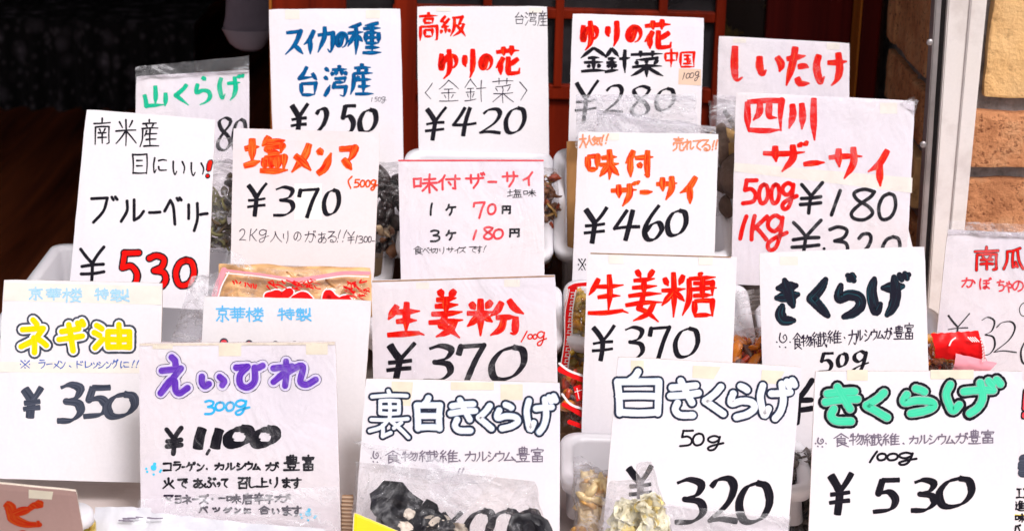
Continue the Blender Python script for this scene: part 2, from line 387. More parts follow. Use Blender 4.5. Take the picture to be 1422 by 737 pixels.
'切': "2 36 46 26/24 4 24 74 44 64/48 14 94 12/~94 12 92 60 84 94 70 86/~68 14 62 60 36 98",
'大': "4 34 96 30/~50 0 46 50 4 98/52 36 97 98", '人': "~48 0 44 40 2 98/~50 24 66 62 98 96",
'気': "30 0 6 30/24 14 92 12/26 28 82 26/14 44 78 42/~78 42 80 80 98 96 98 80/60 54 14 96/24 60 62 90",
'売': "50 0 50 28/10 12 90 10/22 28 78 27/8 42 6 56/8 42 92 40 86 54/~36 54 32 80 4 98/~62 52 62 92 92 94 96 78",
'四': "6 8 8 96/6 8 94 4 92 96/8 92 92 92/~38 8 36 40 20 64/~62 8 62 50 82 56",
'川': "~14 14 16 40 2 72/48 12 48 74/92 0 94 100",
'瓜': "~85 0 50 12 20 16/~20 16 18 60 2 98/50 14 48 90 66 82/62 66 72 88/~72 10 80 60 100 98",
'京': "50 0 50 14/8 18 94 16/26 30 26 52/26 30 76 30 76 52/26 52 76 52/51 52 51 96 40 90/30 66 10 90/70 64 92 86",
'華': "4 12 96 10/32 0 32 22/68 0 68 22/10 32 90 30/4 52 96 50/16 72 86 70/50 24 50 100/34 32 34 68/68 32 68 68",
'楼': "2 30 40 28/21 0 21 100/20 32 2 66/22 36 40 54/70 0 70 44/48 22 98 20/52 4 60 14/92 2 82 14/68 24 46 44/72 24 98 42/44 62 100 58/~70 44 56 78 92 98/~86 58 74 84 44 98",
'特': "14 6 8 28/10 24 42 22/26 0 26 100/2 60 46 50/54 18 94 16/74 0 74 36/46 38 100 36/50 58 98 56/82 40 82 94 70 88/56 68 64 80",
'製': "14 4 4 20/10 12 50 10/2 26 54 25/28 0 28 52/10 36 10 50/10 36 48 36 48 48/66 6 66 36/90 0 90 50 82 46/50 50 50 62/6 62 96 60/~50 62 30 80 4 88/34 76 34 98 56 90/80 66 60 78/56 66 98 98",
'油': "8 4 22 18/2 34 16 46/4 98 24 62/38 30 38 96/38 30 94 30 94 96/38 62 94 62/38 95 94 95/66 0 66 95",
'豊': "22 10 22 40/22 10 78 10 78 40/42 0 42 40/58 0 58 40/22 25 78 25/22 40 78 40/6 50 94 49/28 58 28 76/28 58 72 58 72 76/28 76 72 76/36 80 42 90/66 80 58 90/4 97 96 96",
'富': "50 0 50 10/8 14 6 28/8 14 92 13 86 26/22 28 78 27/32 36 32 50/32 36 68 36 68 50/32 50 68 50/16 60 16 98/16 60 84 60 84 98/16 78 84 78/16 97 84 97/50 60 50 97",
'火': "18 28 28 50/86 24 68 48/~50 0 48 50 4 98/52 44 98 97",
'召': "12 6 88 4/~88 4 84 38 70 40/~48 6 40 30 8 46/18 56 18 98/18 56 84 55 82 98/18 96 82 96",
'上': "48 0 48 92/50 42 86 40/2 95 98 93", '一': "0 55 100 48",
'唐': "50 0 50 10/14 14 98 12/~14 14 14 60 2 98/30 26 84 25 84 54/22 40 98 38/30 54 84 53/56 14 56 64/34 68 34 98/34 68 84 68 84 98/34 96 84 96",
'辛': "50 0 50 12/14 16 86 14/32 22 38 38/70 20 62 38/6 44 96 42/16 66 86 64/50 44 50 100",
'子': "14 6 84 4 52 34/~52 34 54 92 54 92 40 92/2 52 98 48",
'生': "26 10 2 52/14 30 88 26/24 58 80 54/52 0 50 92/0 98 84 92 100 98",
'姜': "30 0 42 14/76 0 60 16/22 20 80 16/18 34 86 30/8 50 98 45/50 16 50 48/~48 50 40 68 36 74 36 74 60 82 90 100/~78 62 60 84 20 98/0 68 100 62",
'粉': "8 10 16 28/44 6 34 26/2 38 48 34/25 0 25 100/24 40 2 74/27 40 46 62/~62 8 54 30 42 46/~74 2 84 24 100 40/52 50 86 48/~86 48 84 90 76 92/~66 50 60 80 42 98",
'糖': "6 12 13 30/40 6 32 28/1 40 44 36/22 0 22 100/21 42 1 74/24 42 42 64/70 0 72 8/50 14 98 10/~50 14 50 60 38 96/58 24 92 22 92 52/52 38 100 34/58 52 92 50/75 12 75 60/60 64 60 98/60 64 92 63 92 98/60 96 92 95",
'物': "14 8 8 30/8 26 44 24/25 0 25 100/2 62 44 50/~60 2 54 24 44 40/~56 18 96 16 96 16 94 60 84 96 72 86/~72 20 66 46 46 70/~86 20 80 60 52 94",
'繊': "20 2 6 22 22 30/32 12 6 48/6 48 32 46/19 48 19 98/6 64 3 84/30 62 36 80/40 16 74 14/56 2 56 28/38 30 100 27/46 38 46 92/60 36 60 92/46 54 60 54/46 72 60 72/40 92 66 88/~78 2 82 60 98 98 99 80/94 44 68 90/88 6 94 16",
'維': "20 2 6 24 22 32/34 12 6 52/6 52 34 48/20 50 20 98/6 66 3 86/32 64 38 82/60 0 42 36/50 22 50 100/78 4 70 18/50 22 98 20/72 22 72 92/50 44 94 43/50 66 94 65/50 92 100 90",
'裏': "48 0 52 8/8 13 94 11/28 22 28 48/28 22 74 22 74 48/28 35 74 35/28 48 74 48/51 22 51 60/6 62 96 60/~48 62 30 78 2 86/34 74 34 98 54 90/80 68 62 80/56 66 98 100",
'白': "~50 0 44 12 34 22/12 24 16 98/12 24 88 23 86 98/14 58 86 58/16 95 86 95",
'合': "50 0 2 40/50 0 98 38/30 42 70 42/22 58 24 98/22 58 80 58 78 98/24 96 78 96",
'進': "6 6 18 18/~4 38 22 36 14 70 2 84/~2 84 20 80 50 96 100 96/52 0 36 36/46 20 46 76/72 4 66 18/46 22 94 20/68 22 68 74/46 40 90 39/46 58 90 57/44 76 96 75",
'E': "80 0 80 100/10 8 98 8/0 50 98 50/6 92 98 92",
}

def parse(g):
    out = []
    for s in g.split('/'):
        sm = s.startswith('~'); n = [int(t) for t in s.lstrip('~').split()]
        out.append((sm, [(n[i], n[i + 1]) for i in range(0, len(n), 2)]))
    return out
GS = {k: parse(v) for k, v in GL.items()}

def spline(pts, sub=6):
    """Catmull-Rom through the points; a repeated point is a corner. Returns a list of runs."""
    runs, cur = [], [pts[0]]
    for p in pts[1:]:
        if p == cur[-1]:
            if len(cur) > 1: runs.append(cur)
            cur = [p]
        else: cur.append(p)
    if len(cur) > 1: runs.append(cur)
    res = []
    for r in runs:
        o = []
        for i in range(len(r) - 1):
            p0 = r[i - 1] if i else (2 * r[0][0] - r[1][0], 2 * r[0][1] - r[1][1])
            p1, p2 = r[i], r[i + 1]
            p3 = r[i + 2] if i + 2 < len(r) else (2 * p2[0] - p1[0], 2 * p2[1] - p1[1])
            for k in range(sub):
                t = k / sub
                o.append(tuple(.5 * (2 * b + (c - a) * t + (2 * a - 5 * b + 4 * c - d) * t * t + (3 * b - a - 3 * c + d) * t ** 3)
                               for a, b, c, d in zip(p0, p1, p2, p3)))
        o.append(r[-1]); res.append(o)
    return res

def lin_runs(pts):
    res = []
    for a, b in zip(pts, pts[1:]):
        n = 6
        # a hand never draws quite straight
        dx, dy = b[0] - a[0], b[1] - a[1]; k = rng.uniform(-.035, .035)
        res.append([(a[0] + dx * i / n - dy * k * math.sin(math.pi * i / n), a[1] + dy * i / n + dx * k * math.sin(math.pi * i / n)) for i in range(n + 1)])
    return res

class Ink:
    """collects brush or pen strokes lying on a plane into one mesh"""
    def __init__(s, plane): s.pl = plane; s.V = []; s.F = []; s.U = []; s.mi = []; s.mats = []; s.k = 0
    def mat(s, m):
        if m not in s.mats: s.mats.append(m)
        return s.mats.index(m)
    def ribbon(s, pts, w, style, mi, t0, t1, first, last, off, seed, total):
        n = len(pts); base = len(s.V); pl = s.pl
        z = off + (s.k % 80) * 4e-6; s.k += 1
        A = [pl.loc(*p) for p in pts]; sc = pl.pxm(*pts[0])
        L = [0.0]
        for i in range(1, n): L.append(L[-1] + math.hypot(A[i][0] - A[i - 1][0], A[i][1] - A[i - 1][1]))
        if L[-1] < 1e-7: return
        rows = []
        for i in range(n):
            j0, j1 = max(0, i - 1), min(n - 1, i + 1)
            tx, ty = A[j1][0] - A[j0][0], A[j1][1] - A[j0][1]
            l = math.hypot(tx, ty) or 1e-9; tx /= l; ty /= l
            t = t0 + (t1 - t0) * L[i] / L[-1]
            ww = w * 1.05
            if style == 'nib':
                ang = math.atan2(ty, tx) - R(28)
                ww = w * (.32 + .80 * abs(math.sin(ang)))
            elif style == 'brush':
                ww = w * (.82 + .34 * math.sin(math.pi * min(1, t * 1.2)) - (.55 * max(0, t - .72) / .28 if last else 0)) * (1.12 if t < .12 else 1)
                ang = math.atan2(ty, tx); ww *= (.98 + .30 * abs(math.sin(ang)))
            elif style == 'fat':
                ww = w * (.55 + .55 * math.sin(math.pi * min(1, max(0, t))) ** .6)
            elif style == 'pen':
                ww = w * (1.35 - .5 * t)
            ww *= 1 + .09 * noise.noise(Vector((t * 7 * total + seed * 3.1, seed, .3)))
            rows.append((A[i], (tx, ty), ww * sc * .5, L[i]))
        def add(a, b, u, v):
            s.V.append(pl.pos(a, b, z)); s.U.append((u, v)); return len(s.V) - 1
        wm = w * sc
        prev = None
        for (a, b), (tx, ty), hw, l in rows:
            u = (l / wm + t0 * total) ; q = seed * 13.7
            cur = [add(a - ty * hw * e, b + tx * hw * e, u, q + .5 + .5 * e) for e in (-1, 0, 1)]
            if prev:
                for c in range(2):
                    s.F.append((prev[c], cur[c], cur[c + 1], prev[c + 1])); s.mi.append(mi)
            prev = cur
        for end, do in ((0, True), (-1, True)):
            (a, b), (tx, ty), hw, l = rows[end]
            sgn = -1 if end == 0 else 1
            flat = style in ('nib', 'brush') and ((end == 0 and first) or (end == -1 and last))
            k = .25 if flat else 1.0
            c = add(a, b, l / wm + t0 * total, seed * 13.7 + .5)
            fan = []
            for e in range(7):
                th = -math.pi / 2 + math.pi * e / 6
                x = math.cos(th) * hw * k * sgn; y = math.sin(th) * hw
                fan.append(add(a + tx * x - ty * y, b + ty * x + tx * y, l / wm + t0 * total, seed * 13.7 + .5 + .5 * math.sin(th)))
            for e in range(6):
                f = (c, fan[e], fan[e + 1]) if sgn > 0 else (c, fan[e + 1], fan[e])
                s.F.append(f); s.mi.append(mi)
    def stroke(s, pts, smooth, w, style, m, off):
        runs = spline(pts) if smooth else lin_runs(pts)
        ls = [sum(math.hypot(b[0] - a[0], b[1] - a[1]) for a, b in zip(r, r[1:])) for r in runs]
        T = sum(ls) or 1; seed = rng.uniform(0, 50); acc = 0
        for i, r in enumerate(runs):
            s.ribbon(r, w, style, s.mat(m), acc / T, (acc + ls[i]) / T, i == 0, i == len(runs) - 1, off, seed, T / max(w, .1))
            acc += ls[i]
    def glyph(s, ch, x0, y0, x1, y1, layers, style, slant=0.0, off=.00028):
        st = [(sm, [(x - slant * y, y) for x, y in p]) for sm, p in GS[ch]]
        xs = [p[0] for _, q in st for p in q]; ys = [p[1] for _, q in st for p in q]
        bx0, bx1, by0, by1 = min(xs), max(xs), min(ys), max(ys)
        wmax = max(w for w, _ in layers)
        k = .5 if style != 'nib' else .35
        ix0, ix1, iy0, iy1 = x0 + wmax * k, x1 - wmax * k, y0 + wmax * k, y1 - wmax * k
        if ix1 < ix0: ix0 = ix1 = (x0 + x1) / 2
        if iy1 < iy0: iy0 = iy1 = (y0 + y1) / 2
        def mp(p):
            fx = (p[0] - bx0) / (bx1 - bx0) if bx1 > bx0 else .5
            fy = (p[1] - by0) / (by1 - by0) if by1 > by0 else .5
            return ix0 + fx * (ix1 - ix0), iy0 + fy * (iy1 - iy0)
        st0 = rng.getstate()
        for li, (w, m) in enumerate(layers):
            if len(layers) > 1: rng.setstate(st0)
            for sm, p in st: s.stroke([mp(q) for q in p], sm, w, style, m, off + li * .00034)
    def disc(s, cx, cy, r, m, off=.00028, sq=1.0):
        pl = s.pl; mi = s.mat(m); z = off + (s.k % 80) * 4e-6; s.k += 1
        c = len(s.V); s.V.append(pl.pos(*pl.loc(cx, cy), z)); s.U.append((0, .5))
        for e in range(14):
            th = 2 * math.pi * e / 14
            s.V.append(pl.pos(*pl.loc(cx + r * math.cos(th), cy + r * sq * math.sin(th)), z)); s.U.append((math.cos(th), .5 + .5 * math.sin(th)))
        for e in range(14): s.F.append((c, c + 1 + (e + 1) % 14, c + 1 + e)); s.mi.append(mi)
    def patch(s, pts, m, off=.00012, n=8):
        """four-cornered flat piece (tape, sticker), TL TR BR BL in photo pixels"""
        pl = s.pl; mi = s.mat(m); z = off + (s.k % 80) * 4e-6; s.k += 1
        c = [pl.loc(*p) for p in pts]; b0 = len(s.V)
        for j in range(n + 1):
            for i in range(n + 1):
                f, g = i / n, j / n
                a = [(c[0][q] * (1 - f) + c[1][q] * f) * (1 - g) + (c[3][q] * (1 - f) + c[2][q] * f) * g for q in (0, 1)]
                s.V.append(pl.pos(a[0], a[1], z)); s.U.append((f * 3, g))
        for j in range(n):
            for i in range(n):
                k = b0 + j * (n + 1) + i
                s.F.append((k, k + n + 1, k + n + 2, k + 1)); s.mi.append(mi)
    def poly(s, pts, m, off=.00028):
        pl = s.pl; mi = s.mat(m); z = off + (s.k % 80) * 4e-6; s.k += 1
        b0 = len(s.V)
        cx = sum(p[0] for p in pts) / len(pts); cy = sum(p[1] for p in pts) / len(pts)
        for p in [(cx, cy)] + list(pts): s.V.append(pl.pos(*pl.loc(*p), z)); s.U.append((p[0] * .2, .5))
        n = len(pts)
        for e in range(n): s.F.append((b0, b0 + 1 + (e + 1) % n, b0 + 1 + e)); s.mi.append(mi)
    def build(s, name, parent):
        if s.V: return mesh_obj(name, s.V, s.F, s.mats, parent, s.mi, s.U)

def board(name, pl, quad, th, mats, parent, n=14, rough=.0004):
    """card with real thickness: TL TR BR BL in photo pixels, front towards the reader"""
    c = [pl.loc(*p) for p in quad]
    V = []; F = []; mi = []
    sd = rng.uniform(0, 99)
    for side in (0, 1):
        for j in range(n + 1):
            for i in range(n + 1):
                f, g = i / n, j / n
                a = [(c[0][q] * (1 - f) + c[1][q] * f) * (1 - g) + (c[3][q] * (1 - f) + c[2][q] * f) * g for q in (0, 1)]
                if i in (0, n): a[0] += rough * noise.noise(Vector((sd, j * .9, i)))
                if j in (0, n): a[1] += rough * noise.noise(Vector((i * .9, sd, j)))
                cr = .0005                                      # knocked-off corners
                if i in (0, n) and j in (0, n):
                    a[0] += cr if i == 0 else -cr; a[1] += -cr if j == 0 else cr
                edge = -.0005 if (i in (0, n) or j in (0, n)) else 0
                V.append(pl.pos(a[0], a[1], edge if side == 0 else -th - edge))
    m = (n + 1) ** 2
    for j in range(n):
        for i in range(n):
            k = j * (n + 1) + i
            F.append((k, k + n + 1, k + n + 2, k + 1)); mi.append(0)
            F.append((m + k, m + k + 1, m + k + n + 2, m + k + n + 1)); mi.append(1)
    rim = [(i, 0) for i in range(n)] + [(n, j) for j in range(n)] + [(i, n) for i in range(n, 0, -1)] + [(0, j) for j in range(n, 0, -1)]
    for a, b in zip(rim, rim[1:] + rim[:1]):
        p, q = a[1] * (n + 1) + a[0], b[1] * (n + 1) + b[0]
        F.append((p, q, m + q, m + p)); mi.append(1)
    return mesh_obj(name, V, F, mats, parent, mi)

SIGN_GROUP = 'handwritten price signs standing among the bins'
class Sign:
    def __init__(s, label, quad, Y, lean=17, yaw=0, paper='paper', edge='card_edge', th=.0035, bow=.0012, group=SIGN_GROUP, label_cat='price sign'):
        bx = (quad[2][0] + quad[3][0]) / 2; by = (quad[2][1] + quad[3][1]) / 2
        s.pl = Plane3(bx, by, Y, lean, yaw, bow)
        s.root = thing('price_sign', label, label_cat, s.pl.P, group)
        s.quad = quad
        s.board = board('board', s.pl, quad, th, [M[paper], M[edge]], s.root)
    def text(s, name, reg, items, layers, style='marker', slant=0.0):
        """items: (char, x0, y0, x1, y1) in the pixels of an enlarged crop; reg = (left, top, enlargement)"""
        ox, oy, k = reg
        ink = Ink(s.pl)
        for it in items:
            ch, x0, y0, x1, y1 = it[:5]
            ink.glyph(ch, ox + x0 / k, oy + y0 / k, ox + x1 / k, oy + y1 / k, [(w / k, INK[m]) for w, m in layers], style, slant)
        return ink.build(name, s.root)
    def tapes(s, quads, mat='tape', name='tape_strip'):
        for q in quads:
            if len(q) == 4 and not isinstance(q[0], tuple): q = [(q[0], q[1]), (q[2], q[1]), (q[2], q[3]), (q[0], q[3])]
            i = Ink(s.pl); i.patch(q, M[mat]); i.build(name, s.root)
# ------------------------------------------------------------------ setting: street, shop front, dark room
def quadplane(name, pts, m, kind='structure'):
    o = mesh_obj(name, pts, [tuple(range(len(pts)))], m); o['kind'] = kind; return o
M['asphalt'] = plain_mat('asphalt', (.16, .155, .15), .85, .3, .2, 30, .4, 200)
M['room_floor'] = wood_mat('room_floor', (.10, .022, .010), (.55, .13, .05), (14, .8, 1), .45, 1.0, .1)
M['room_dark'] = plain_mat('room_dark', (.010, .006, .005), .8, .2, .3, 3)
M['redwood'] = wood_mat('redwood', (.07, .004, .001), (.26, .018, .003), (26, 26, 1.4), .5, 1.0, .15)
M['redwood_edge'] = wood_mat('redwood_edge', (.26, .07, .012), (.44, .14, .02), (26, 26, 2), .4)
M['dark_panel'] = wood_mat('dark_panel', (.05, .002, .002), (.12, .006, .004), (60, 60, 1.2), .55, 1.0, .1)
gm, nt, nn, ll, b = new_mat('pane_glass')
gn = tex_noise(nt, 7, 4, .6); gr = ramp(nt, gn.outputs[0], [(.35, (.006, .006, .007)), (.75, (.05, .046, .05))])
ll.new(gr.outputs[0], b.inputs['Base Color']); b.inputs['Roughness'].default_value = .12; b.inputs['Specular IOR Level'].default_value = .5
bump(nt, b, gn.outputs[0], .15, .01)
M['pane'] = gm

g0 = mesh_obj('pavement', [(-80, -80, 0), (80, -80, 0), (80, .62, 0), (-80, .62, 0)], [(0, 1, 2, 3)], M['asphalt']); g0['kind'] = 'structure'
FLZ = .15
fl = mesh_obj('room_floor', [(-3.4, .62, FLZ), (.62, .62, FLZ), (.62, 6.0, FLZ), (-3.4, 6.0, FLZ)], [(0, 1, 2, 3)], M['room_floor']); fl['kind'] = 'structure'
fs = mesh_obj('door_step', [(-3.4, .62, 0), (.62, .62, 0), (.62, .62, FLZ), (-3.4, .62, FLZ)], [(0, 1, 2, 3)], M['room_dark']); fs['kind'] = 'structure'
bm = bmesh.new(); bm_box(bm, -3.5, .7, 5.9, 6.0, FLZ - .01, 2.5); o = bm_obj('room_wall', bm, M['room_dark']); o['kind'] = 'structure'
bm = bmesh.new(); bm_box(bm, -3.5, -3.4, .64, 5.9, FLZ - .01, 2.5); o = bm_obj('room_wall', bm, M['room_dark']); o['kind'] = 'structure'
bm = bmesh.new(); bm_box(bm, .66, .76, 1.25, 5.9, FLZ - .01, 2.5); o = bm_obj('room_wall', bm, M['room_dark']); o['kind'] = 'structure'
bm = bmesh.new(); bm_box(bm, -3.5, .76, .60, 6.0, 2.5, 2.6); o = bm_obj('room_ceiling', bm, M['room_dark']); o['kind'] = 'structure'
M['fascia'] = plain_mat('fascia', (.30, .17, .10), .8, .2, .15, 8, .2, 40)
bm = bmesh.new(); bm_box(bm, -3.6, .70, .62, .80, 1.75, 2.9); o = bm_obj('shop_fascia', bm, M['fascia']); tag(o, 'brown rendered wall above the shop doorway', 'wall')

# floral cloth far inside the room
cm, nt, nn, ll, b = new_mat('floral_cloth')
v1 = N(nn, 'ShaderNodeTexVoronoi'); v1.inputs['Scale'].default_value = 13; v1.inputs['Randomness'].default_value = 1
tc = N(nn, 'ShaderNodeTexCoord'); ll.new(tc.outputs['Object'], v1.inputs['Vector'])
v2 = N(nn, 'ShaderNodeTexVoronoi'); v2.inputs['Scale'].default_value = 34; ll.new(tc.outputs['Object'], v2.inputs['Vector'])
r1 = ramp(nt, v1.outputs[0], [(.10, (.13, .105, .13)), (.42, (.014, .011, .014))])
r2 = ramp(nt, v2.outputs[0], [(.10, (.16, .135, .16)), (.42, (0, 0, 0))])
ll.new(mixc(nt, .6, r1.outputs[0], r2.outputs[0], 'ADD'), b.inputs['Base Color']); b.inputs['Roughness'].default_value = .9
pl0 = at_z(0, 150, FLZ); yb = pl0.y
V = []; F = []
nx, nz = 60, 8
x0 = at_y(-60, 100, yb).x; x1 = at_y(272, 100, yb).x; zt = at_y(120, 30, yb).z
for j in range(nz + 1):
    for i in range(nx + 1):
        x = x0 + (x1 - x0) * i / nx; z = FLZ + (zt - FLZ) * j / nz
        V.append((x, yb + .03 * math.sin(i * .9) * (1 - .5 * j / nz), z))
for j in range(nz):
    for i in range(nx):
        k = j * (nx + 1) + i; F.append((k, k + 1, k + nx + 2, k + nx + 1))
m0 = len(V)
for i in range(nx + 1): V.append((x0 + (x1 - x0) * i / nx, yb + .6, zt))
for i in range(nx): F.append((nz * (nx + 1) + i, nz * (nx + 1) + i + 1, m0 + i + 1, m0 + i))
o = mesh_obj('table_cloth', V, F, cm, smooth=True); tag(o, 'dark floral cloth draped over a low bench far inside the room', 'tablecloth')

# grey garment hanging in the doorway
gm_ = plain_mat('grey_cloth', (.17, .135, .17), .9, .1, .15, 12, .3, 25, bdist=.01)
Yg = 1.35
V = []; F = []
prof = [(-60, 318, 372), (0, 313, 380), (25, 311, 380), (36, 309, 379), (46, 313, 376), (54, 317, 372), (62, 322, 368), (70, 334, 360)]
ns = 24
for j, (py, pa, pb) in enumerate(prof):
    a = at_y(pa, py, Yg); c = at_y(pb, py, Yg); r = (c.x - a.x) / 2
    for i in range(ns):
        th = 2 * math.pi * i / ns
        w = 1 + .05 * math.sin(3 * th + j * .7)
        V.append(((a.x + c.x) / 2 + r * w * math.cos(th), Yg + .55 * r * w * math.sin(th), (a.z + c.z) / 2))
for j in range(len(prof) - 1):
    for i in range(ns):
        k = j * ns + i; k2 = j * ns + (i + 1) % ns; F.append((k, k + ns, k2 + ns, k2))
t = thing('hanging_garment', 'blurred grey sleeve of a garment hanging in the dark doorway', 'garment', at_y(340, 70, Yg))
mesh_obj('sleeve', V, F, gm_, t, smooth=True)
V = []; F = []
for j, (py, pa, pb) in enumerate([(40, 309, 378), (48, 313.5, 375), (60, 320, 369), (67, 329, 363)]):
    a = at_y(pa - 1.5, py, Yg); c = at_y(pb + 1.5, py, Yg); r = (c.x - a.x) / 2
    for i in range(ns):
        th = 2 * math.pi * i / ns
        V.append(((a.x + c.x) / 2 + r * math.cos(th), Yg + .6 * r * math.sin(th), (a.z + c.z) / 2))
for j in range(3):
    for i in range(ns):
        k = j * ns + i; k2 = j * ns + (i + 1) % ns; F.append((k, k + ns, k2 + ns, k2))
mesh_obj('hem', V, F, plain_mat('grey_hem', (.30, .25, .30), .9, .1, .1, 12), t, smooth=True)

# sliding door of dark red wood with small panes
DY = 1.0
def px_box(bm, a, b, y0, y1, bev=.002, mi=0):
    """box whose front spans two photo points at depth y0"""
    p, q = at_y(a[0], a[1], y0), at_y(b[0], b[1], y0)
    bm_box(bm, min(p.x, q.x), max(p.x, q.x), y0, y1, min(p.z, q.z), max(p.z, q.z), bev, mi)
def X(px, py=60): return at_y(px, py, DY).x
def Z(py, px=700): return at_y(px, py, DY).z
dl, dr = X(378), X(1006)
door = thing('sliding_door', 'dark red wooden sliding door with small glass panes behind the signs', 'door', (dl, DY, FLZ))
zt_, zr = 1.95, Z(120)
bm = bmesh.new()
bm_box(bm, dl, X(480), DY, DY + .035, FLZ, zt_, .003); o = bm_obj('stile', bm, M['redwood'], door)
bm = bmesh.new(); bm_box(bm, dl - .004, dl, DY - .001, DY + .03, FLZ, zt_, .001); bm_obj('stile_edge', bm, M['redwood_edge'], door)
bm = bmesh.new(); bm_box(bm, X(992), dr, DY, DY + .035, FLZ, zt_, .003); bm_obj('stile', bm, M['redwood'], door)
bm = bmesh.new(); bm_box(bm, X(547), X(578), DY, DY + .035, FLZ, zt_, .003); bm_obj('stile', bm, M['redwood'], door)
bm = bmesh.new(); bm_box(bm, X(480), X(992), DY + .003, DY + .034, Z(137), Z(117), .002); bm_obj('rail', bm, M['redwood'], door)
bm = bmesh.new(); bm_box(bm, X(480), X(992), DY + .002, DY + .034, FLZ, FLZ + .1, .002); bm_obj('rail', bm, M['redwood'], door)
bm = bmesh.new(); bm_box(bm, X(545), X(992), DY + .002, DY + .033, Z(25), Z(11), .002); bm_obj('rail', bm, M['redwood'], door)
for k in range(1, 7):
    zc = Z(18) + k * .145; bm = bmesh.new(); bm_box(bm, X(545), X(992), DY + .002, DY + .033, zc - .006, zc + .006, .002); bm_obj('rail', bm, M['redwood'], door)
bm = bmesh.new(); bm_box(bm, X(480), X(992), DY + .002, DY + .033, zt_ - .06, zt_, .002); bm_obj('rail', bm, M['redwood'], door)
for px in (676, 776, 919):
    bm = bmesh.new(); bm_box(bm, X(px) - .006, X(px) + .006, DY + .001, DY + .032, zr, zt_ - .05, .002); bm_obj('muntin', bm, M['redwood'], door)
bm = bmesh.new(); bm_box(bm, X(479), X(993), DY + .012, DY + .02, FLZ + .08, Z(136)); bm_obj('lower_panel', bm, M['redwood'], door)
bm = bmesh.new(); bm_box(bm, X(479), X(993), DY + .014, DY + .018, Z(138), zt_ - .03); bm_obj('glass_pane', bm, M['pane'], door)
# fixed dark panel and post to the right of the door
gl2, nt, nn, ll, b = new_mat('leaf_reflection_glass')
gn = tex_noise(nt, 16, 5, .7); gr = ramp(nt, gn.outputs[0], [(.48, (.010, .008, .008)), (.60, (.07, .05, .012)), (.74, (.30, .20, .04))])  # reflected greenery painted into the pane colour
ll.new(gr.outputs[0], b.inputs['Base Color']); b.inputs['Roughness'].default_value = .2
sp = thing('side_panel', 'dark red fixed wooden panel with a glass strip painted with leaf reflections beside the door', 'panel', (dr, DY + .05, FLZ))
bm = bmesh.new(); bm_box(bm, dr, X(1066), DY + .045, DY + .05, FLZ, zt_); bm_obj('glass_pane', bm, gl2, sp)
bm = bmesh.new(); bm_box(bm, X(1066), X(1186), DY + .03, DY + .06, FLZ, zt_, .003); bm_obj('board', bm, M['dark_panel'], sp)
po = thing('door_post', 'narrow dark red door post with a worn orange edge, beside the brick return', 'post', (X(1200), DY - .03, 0))
bm = bmesh.new(); bm_box(bm, X(1187, 60), X(1214, 60), DY - .04, DY + .08, 0, 1.95, .004); bm_obj('shaft', bm, M['dark_panel'], po)
bm = bmesh.new(); bm_box(bm, X(1184, 60), X(1187, 60), DY - .042, DY + .02, 0, 1.95, .001); bm_obj('worn_edge', bm, M['redwood_edge'], po)

# brick pillar: front face towards the street, return towards the door
bk, nt, nn, ll, b = new_mat('brick')
n1 = tex_noise(nt, 18, 8, .65); n2 = tex_noise(nt, 160, 4, .7); n3 = tex_noise(nt, 3.5, 3, .5)
c1 = ramp(nt, n1.outputs[0], [(.30, (.46, .17, .065)), (.50, (.72, .31, .135)), (.72, (.80, .43, .22))])
c2 = ramp(nt, n2.outputs[0], [(.36, (.40, .30, .25)), (.45, (1, 1, 1))])
c = mixc(nt, 1.0, c1.outputs[0], c2.outputs[0], 'MULTIPLY')
c3 = ramp(nt, n3.outputs[0], [(.35, (.72, .66, .64)), (.6, (1, 1, 1))])
ll.new(mixc(nt, 1.0, c, c3.outputs[0], 'MULTIPLY'), b.inputs['Base Color']); b.inputs['Roughness'].default_value = .85
n6 = tex_noise(nt, 420, 3, .7); x = bump(nt, b, n6.outputs[0], .7, .002); x = bump(nt, b, n2.outputs[0], .9, .005, x); bump(nt, b, n1.outputs[0], .6, .012, x)
bks, nt, nn, ll, b = new_mat('brick_render')
n1 = tex_noise(nt, 70, 6, .7); n2 = tex_noise(nt, 11, 5, .6)
c1 = ramp(nt, n2.outputs[0], [(.3, (.84, .47, .18)), (.7, (.92, .58, .27))])
c2 = ramp(nt, n1.outputs[0], [(.30, (.55, .5, .45)), (.42, (1, 1, 1))])
ll.new(mixc(nt, 1.0, c1.outputs[0], c2.outputs[0], 'MULTIPLY'), b.inputs['Base Color']); b.inputs['Roughness'].default_value = .9
bump(nt, b, n1.outputs[0], .9, .006)
M['brick'] = bk; M['brick_tall'] = bks
M['mortar'] = plain_mat('mortar', (.27, .25, .25), .95, .1, .35, 70, .8, 90, bdist=.006)

PY = .60                                                    # front face of the bricks
jx = at_y(1302, 90, PY + .03).x                              # return face
pil = thing('brick_wall', 'orange brick wall corner with grey mortar at the right edge', 'wall', (jx + .05, PY, 0))
bm = bmesh.new(); bm_box(bm, jx + .012, jx + 1.6, PY + .016, DY + .12, 0, 2.9); bm_obj('mortar', bm, M['mortar'], pil)
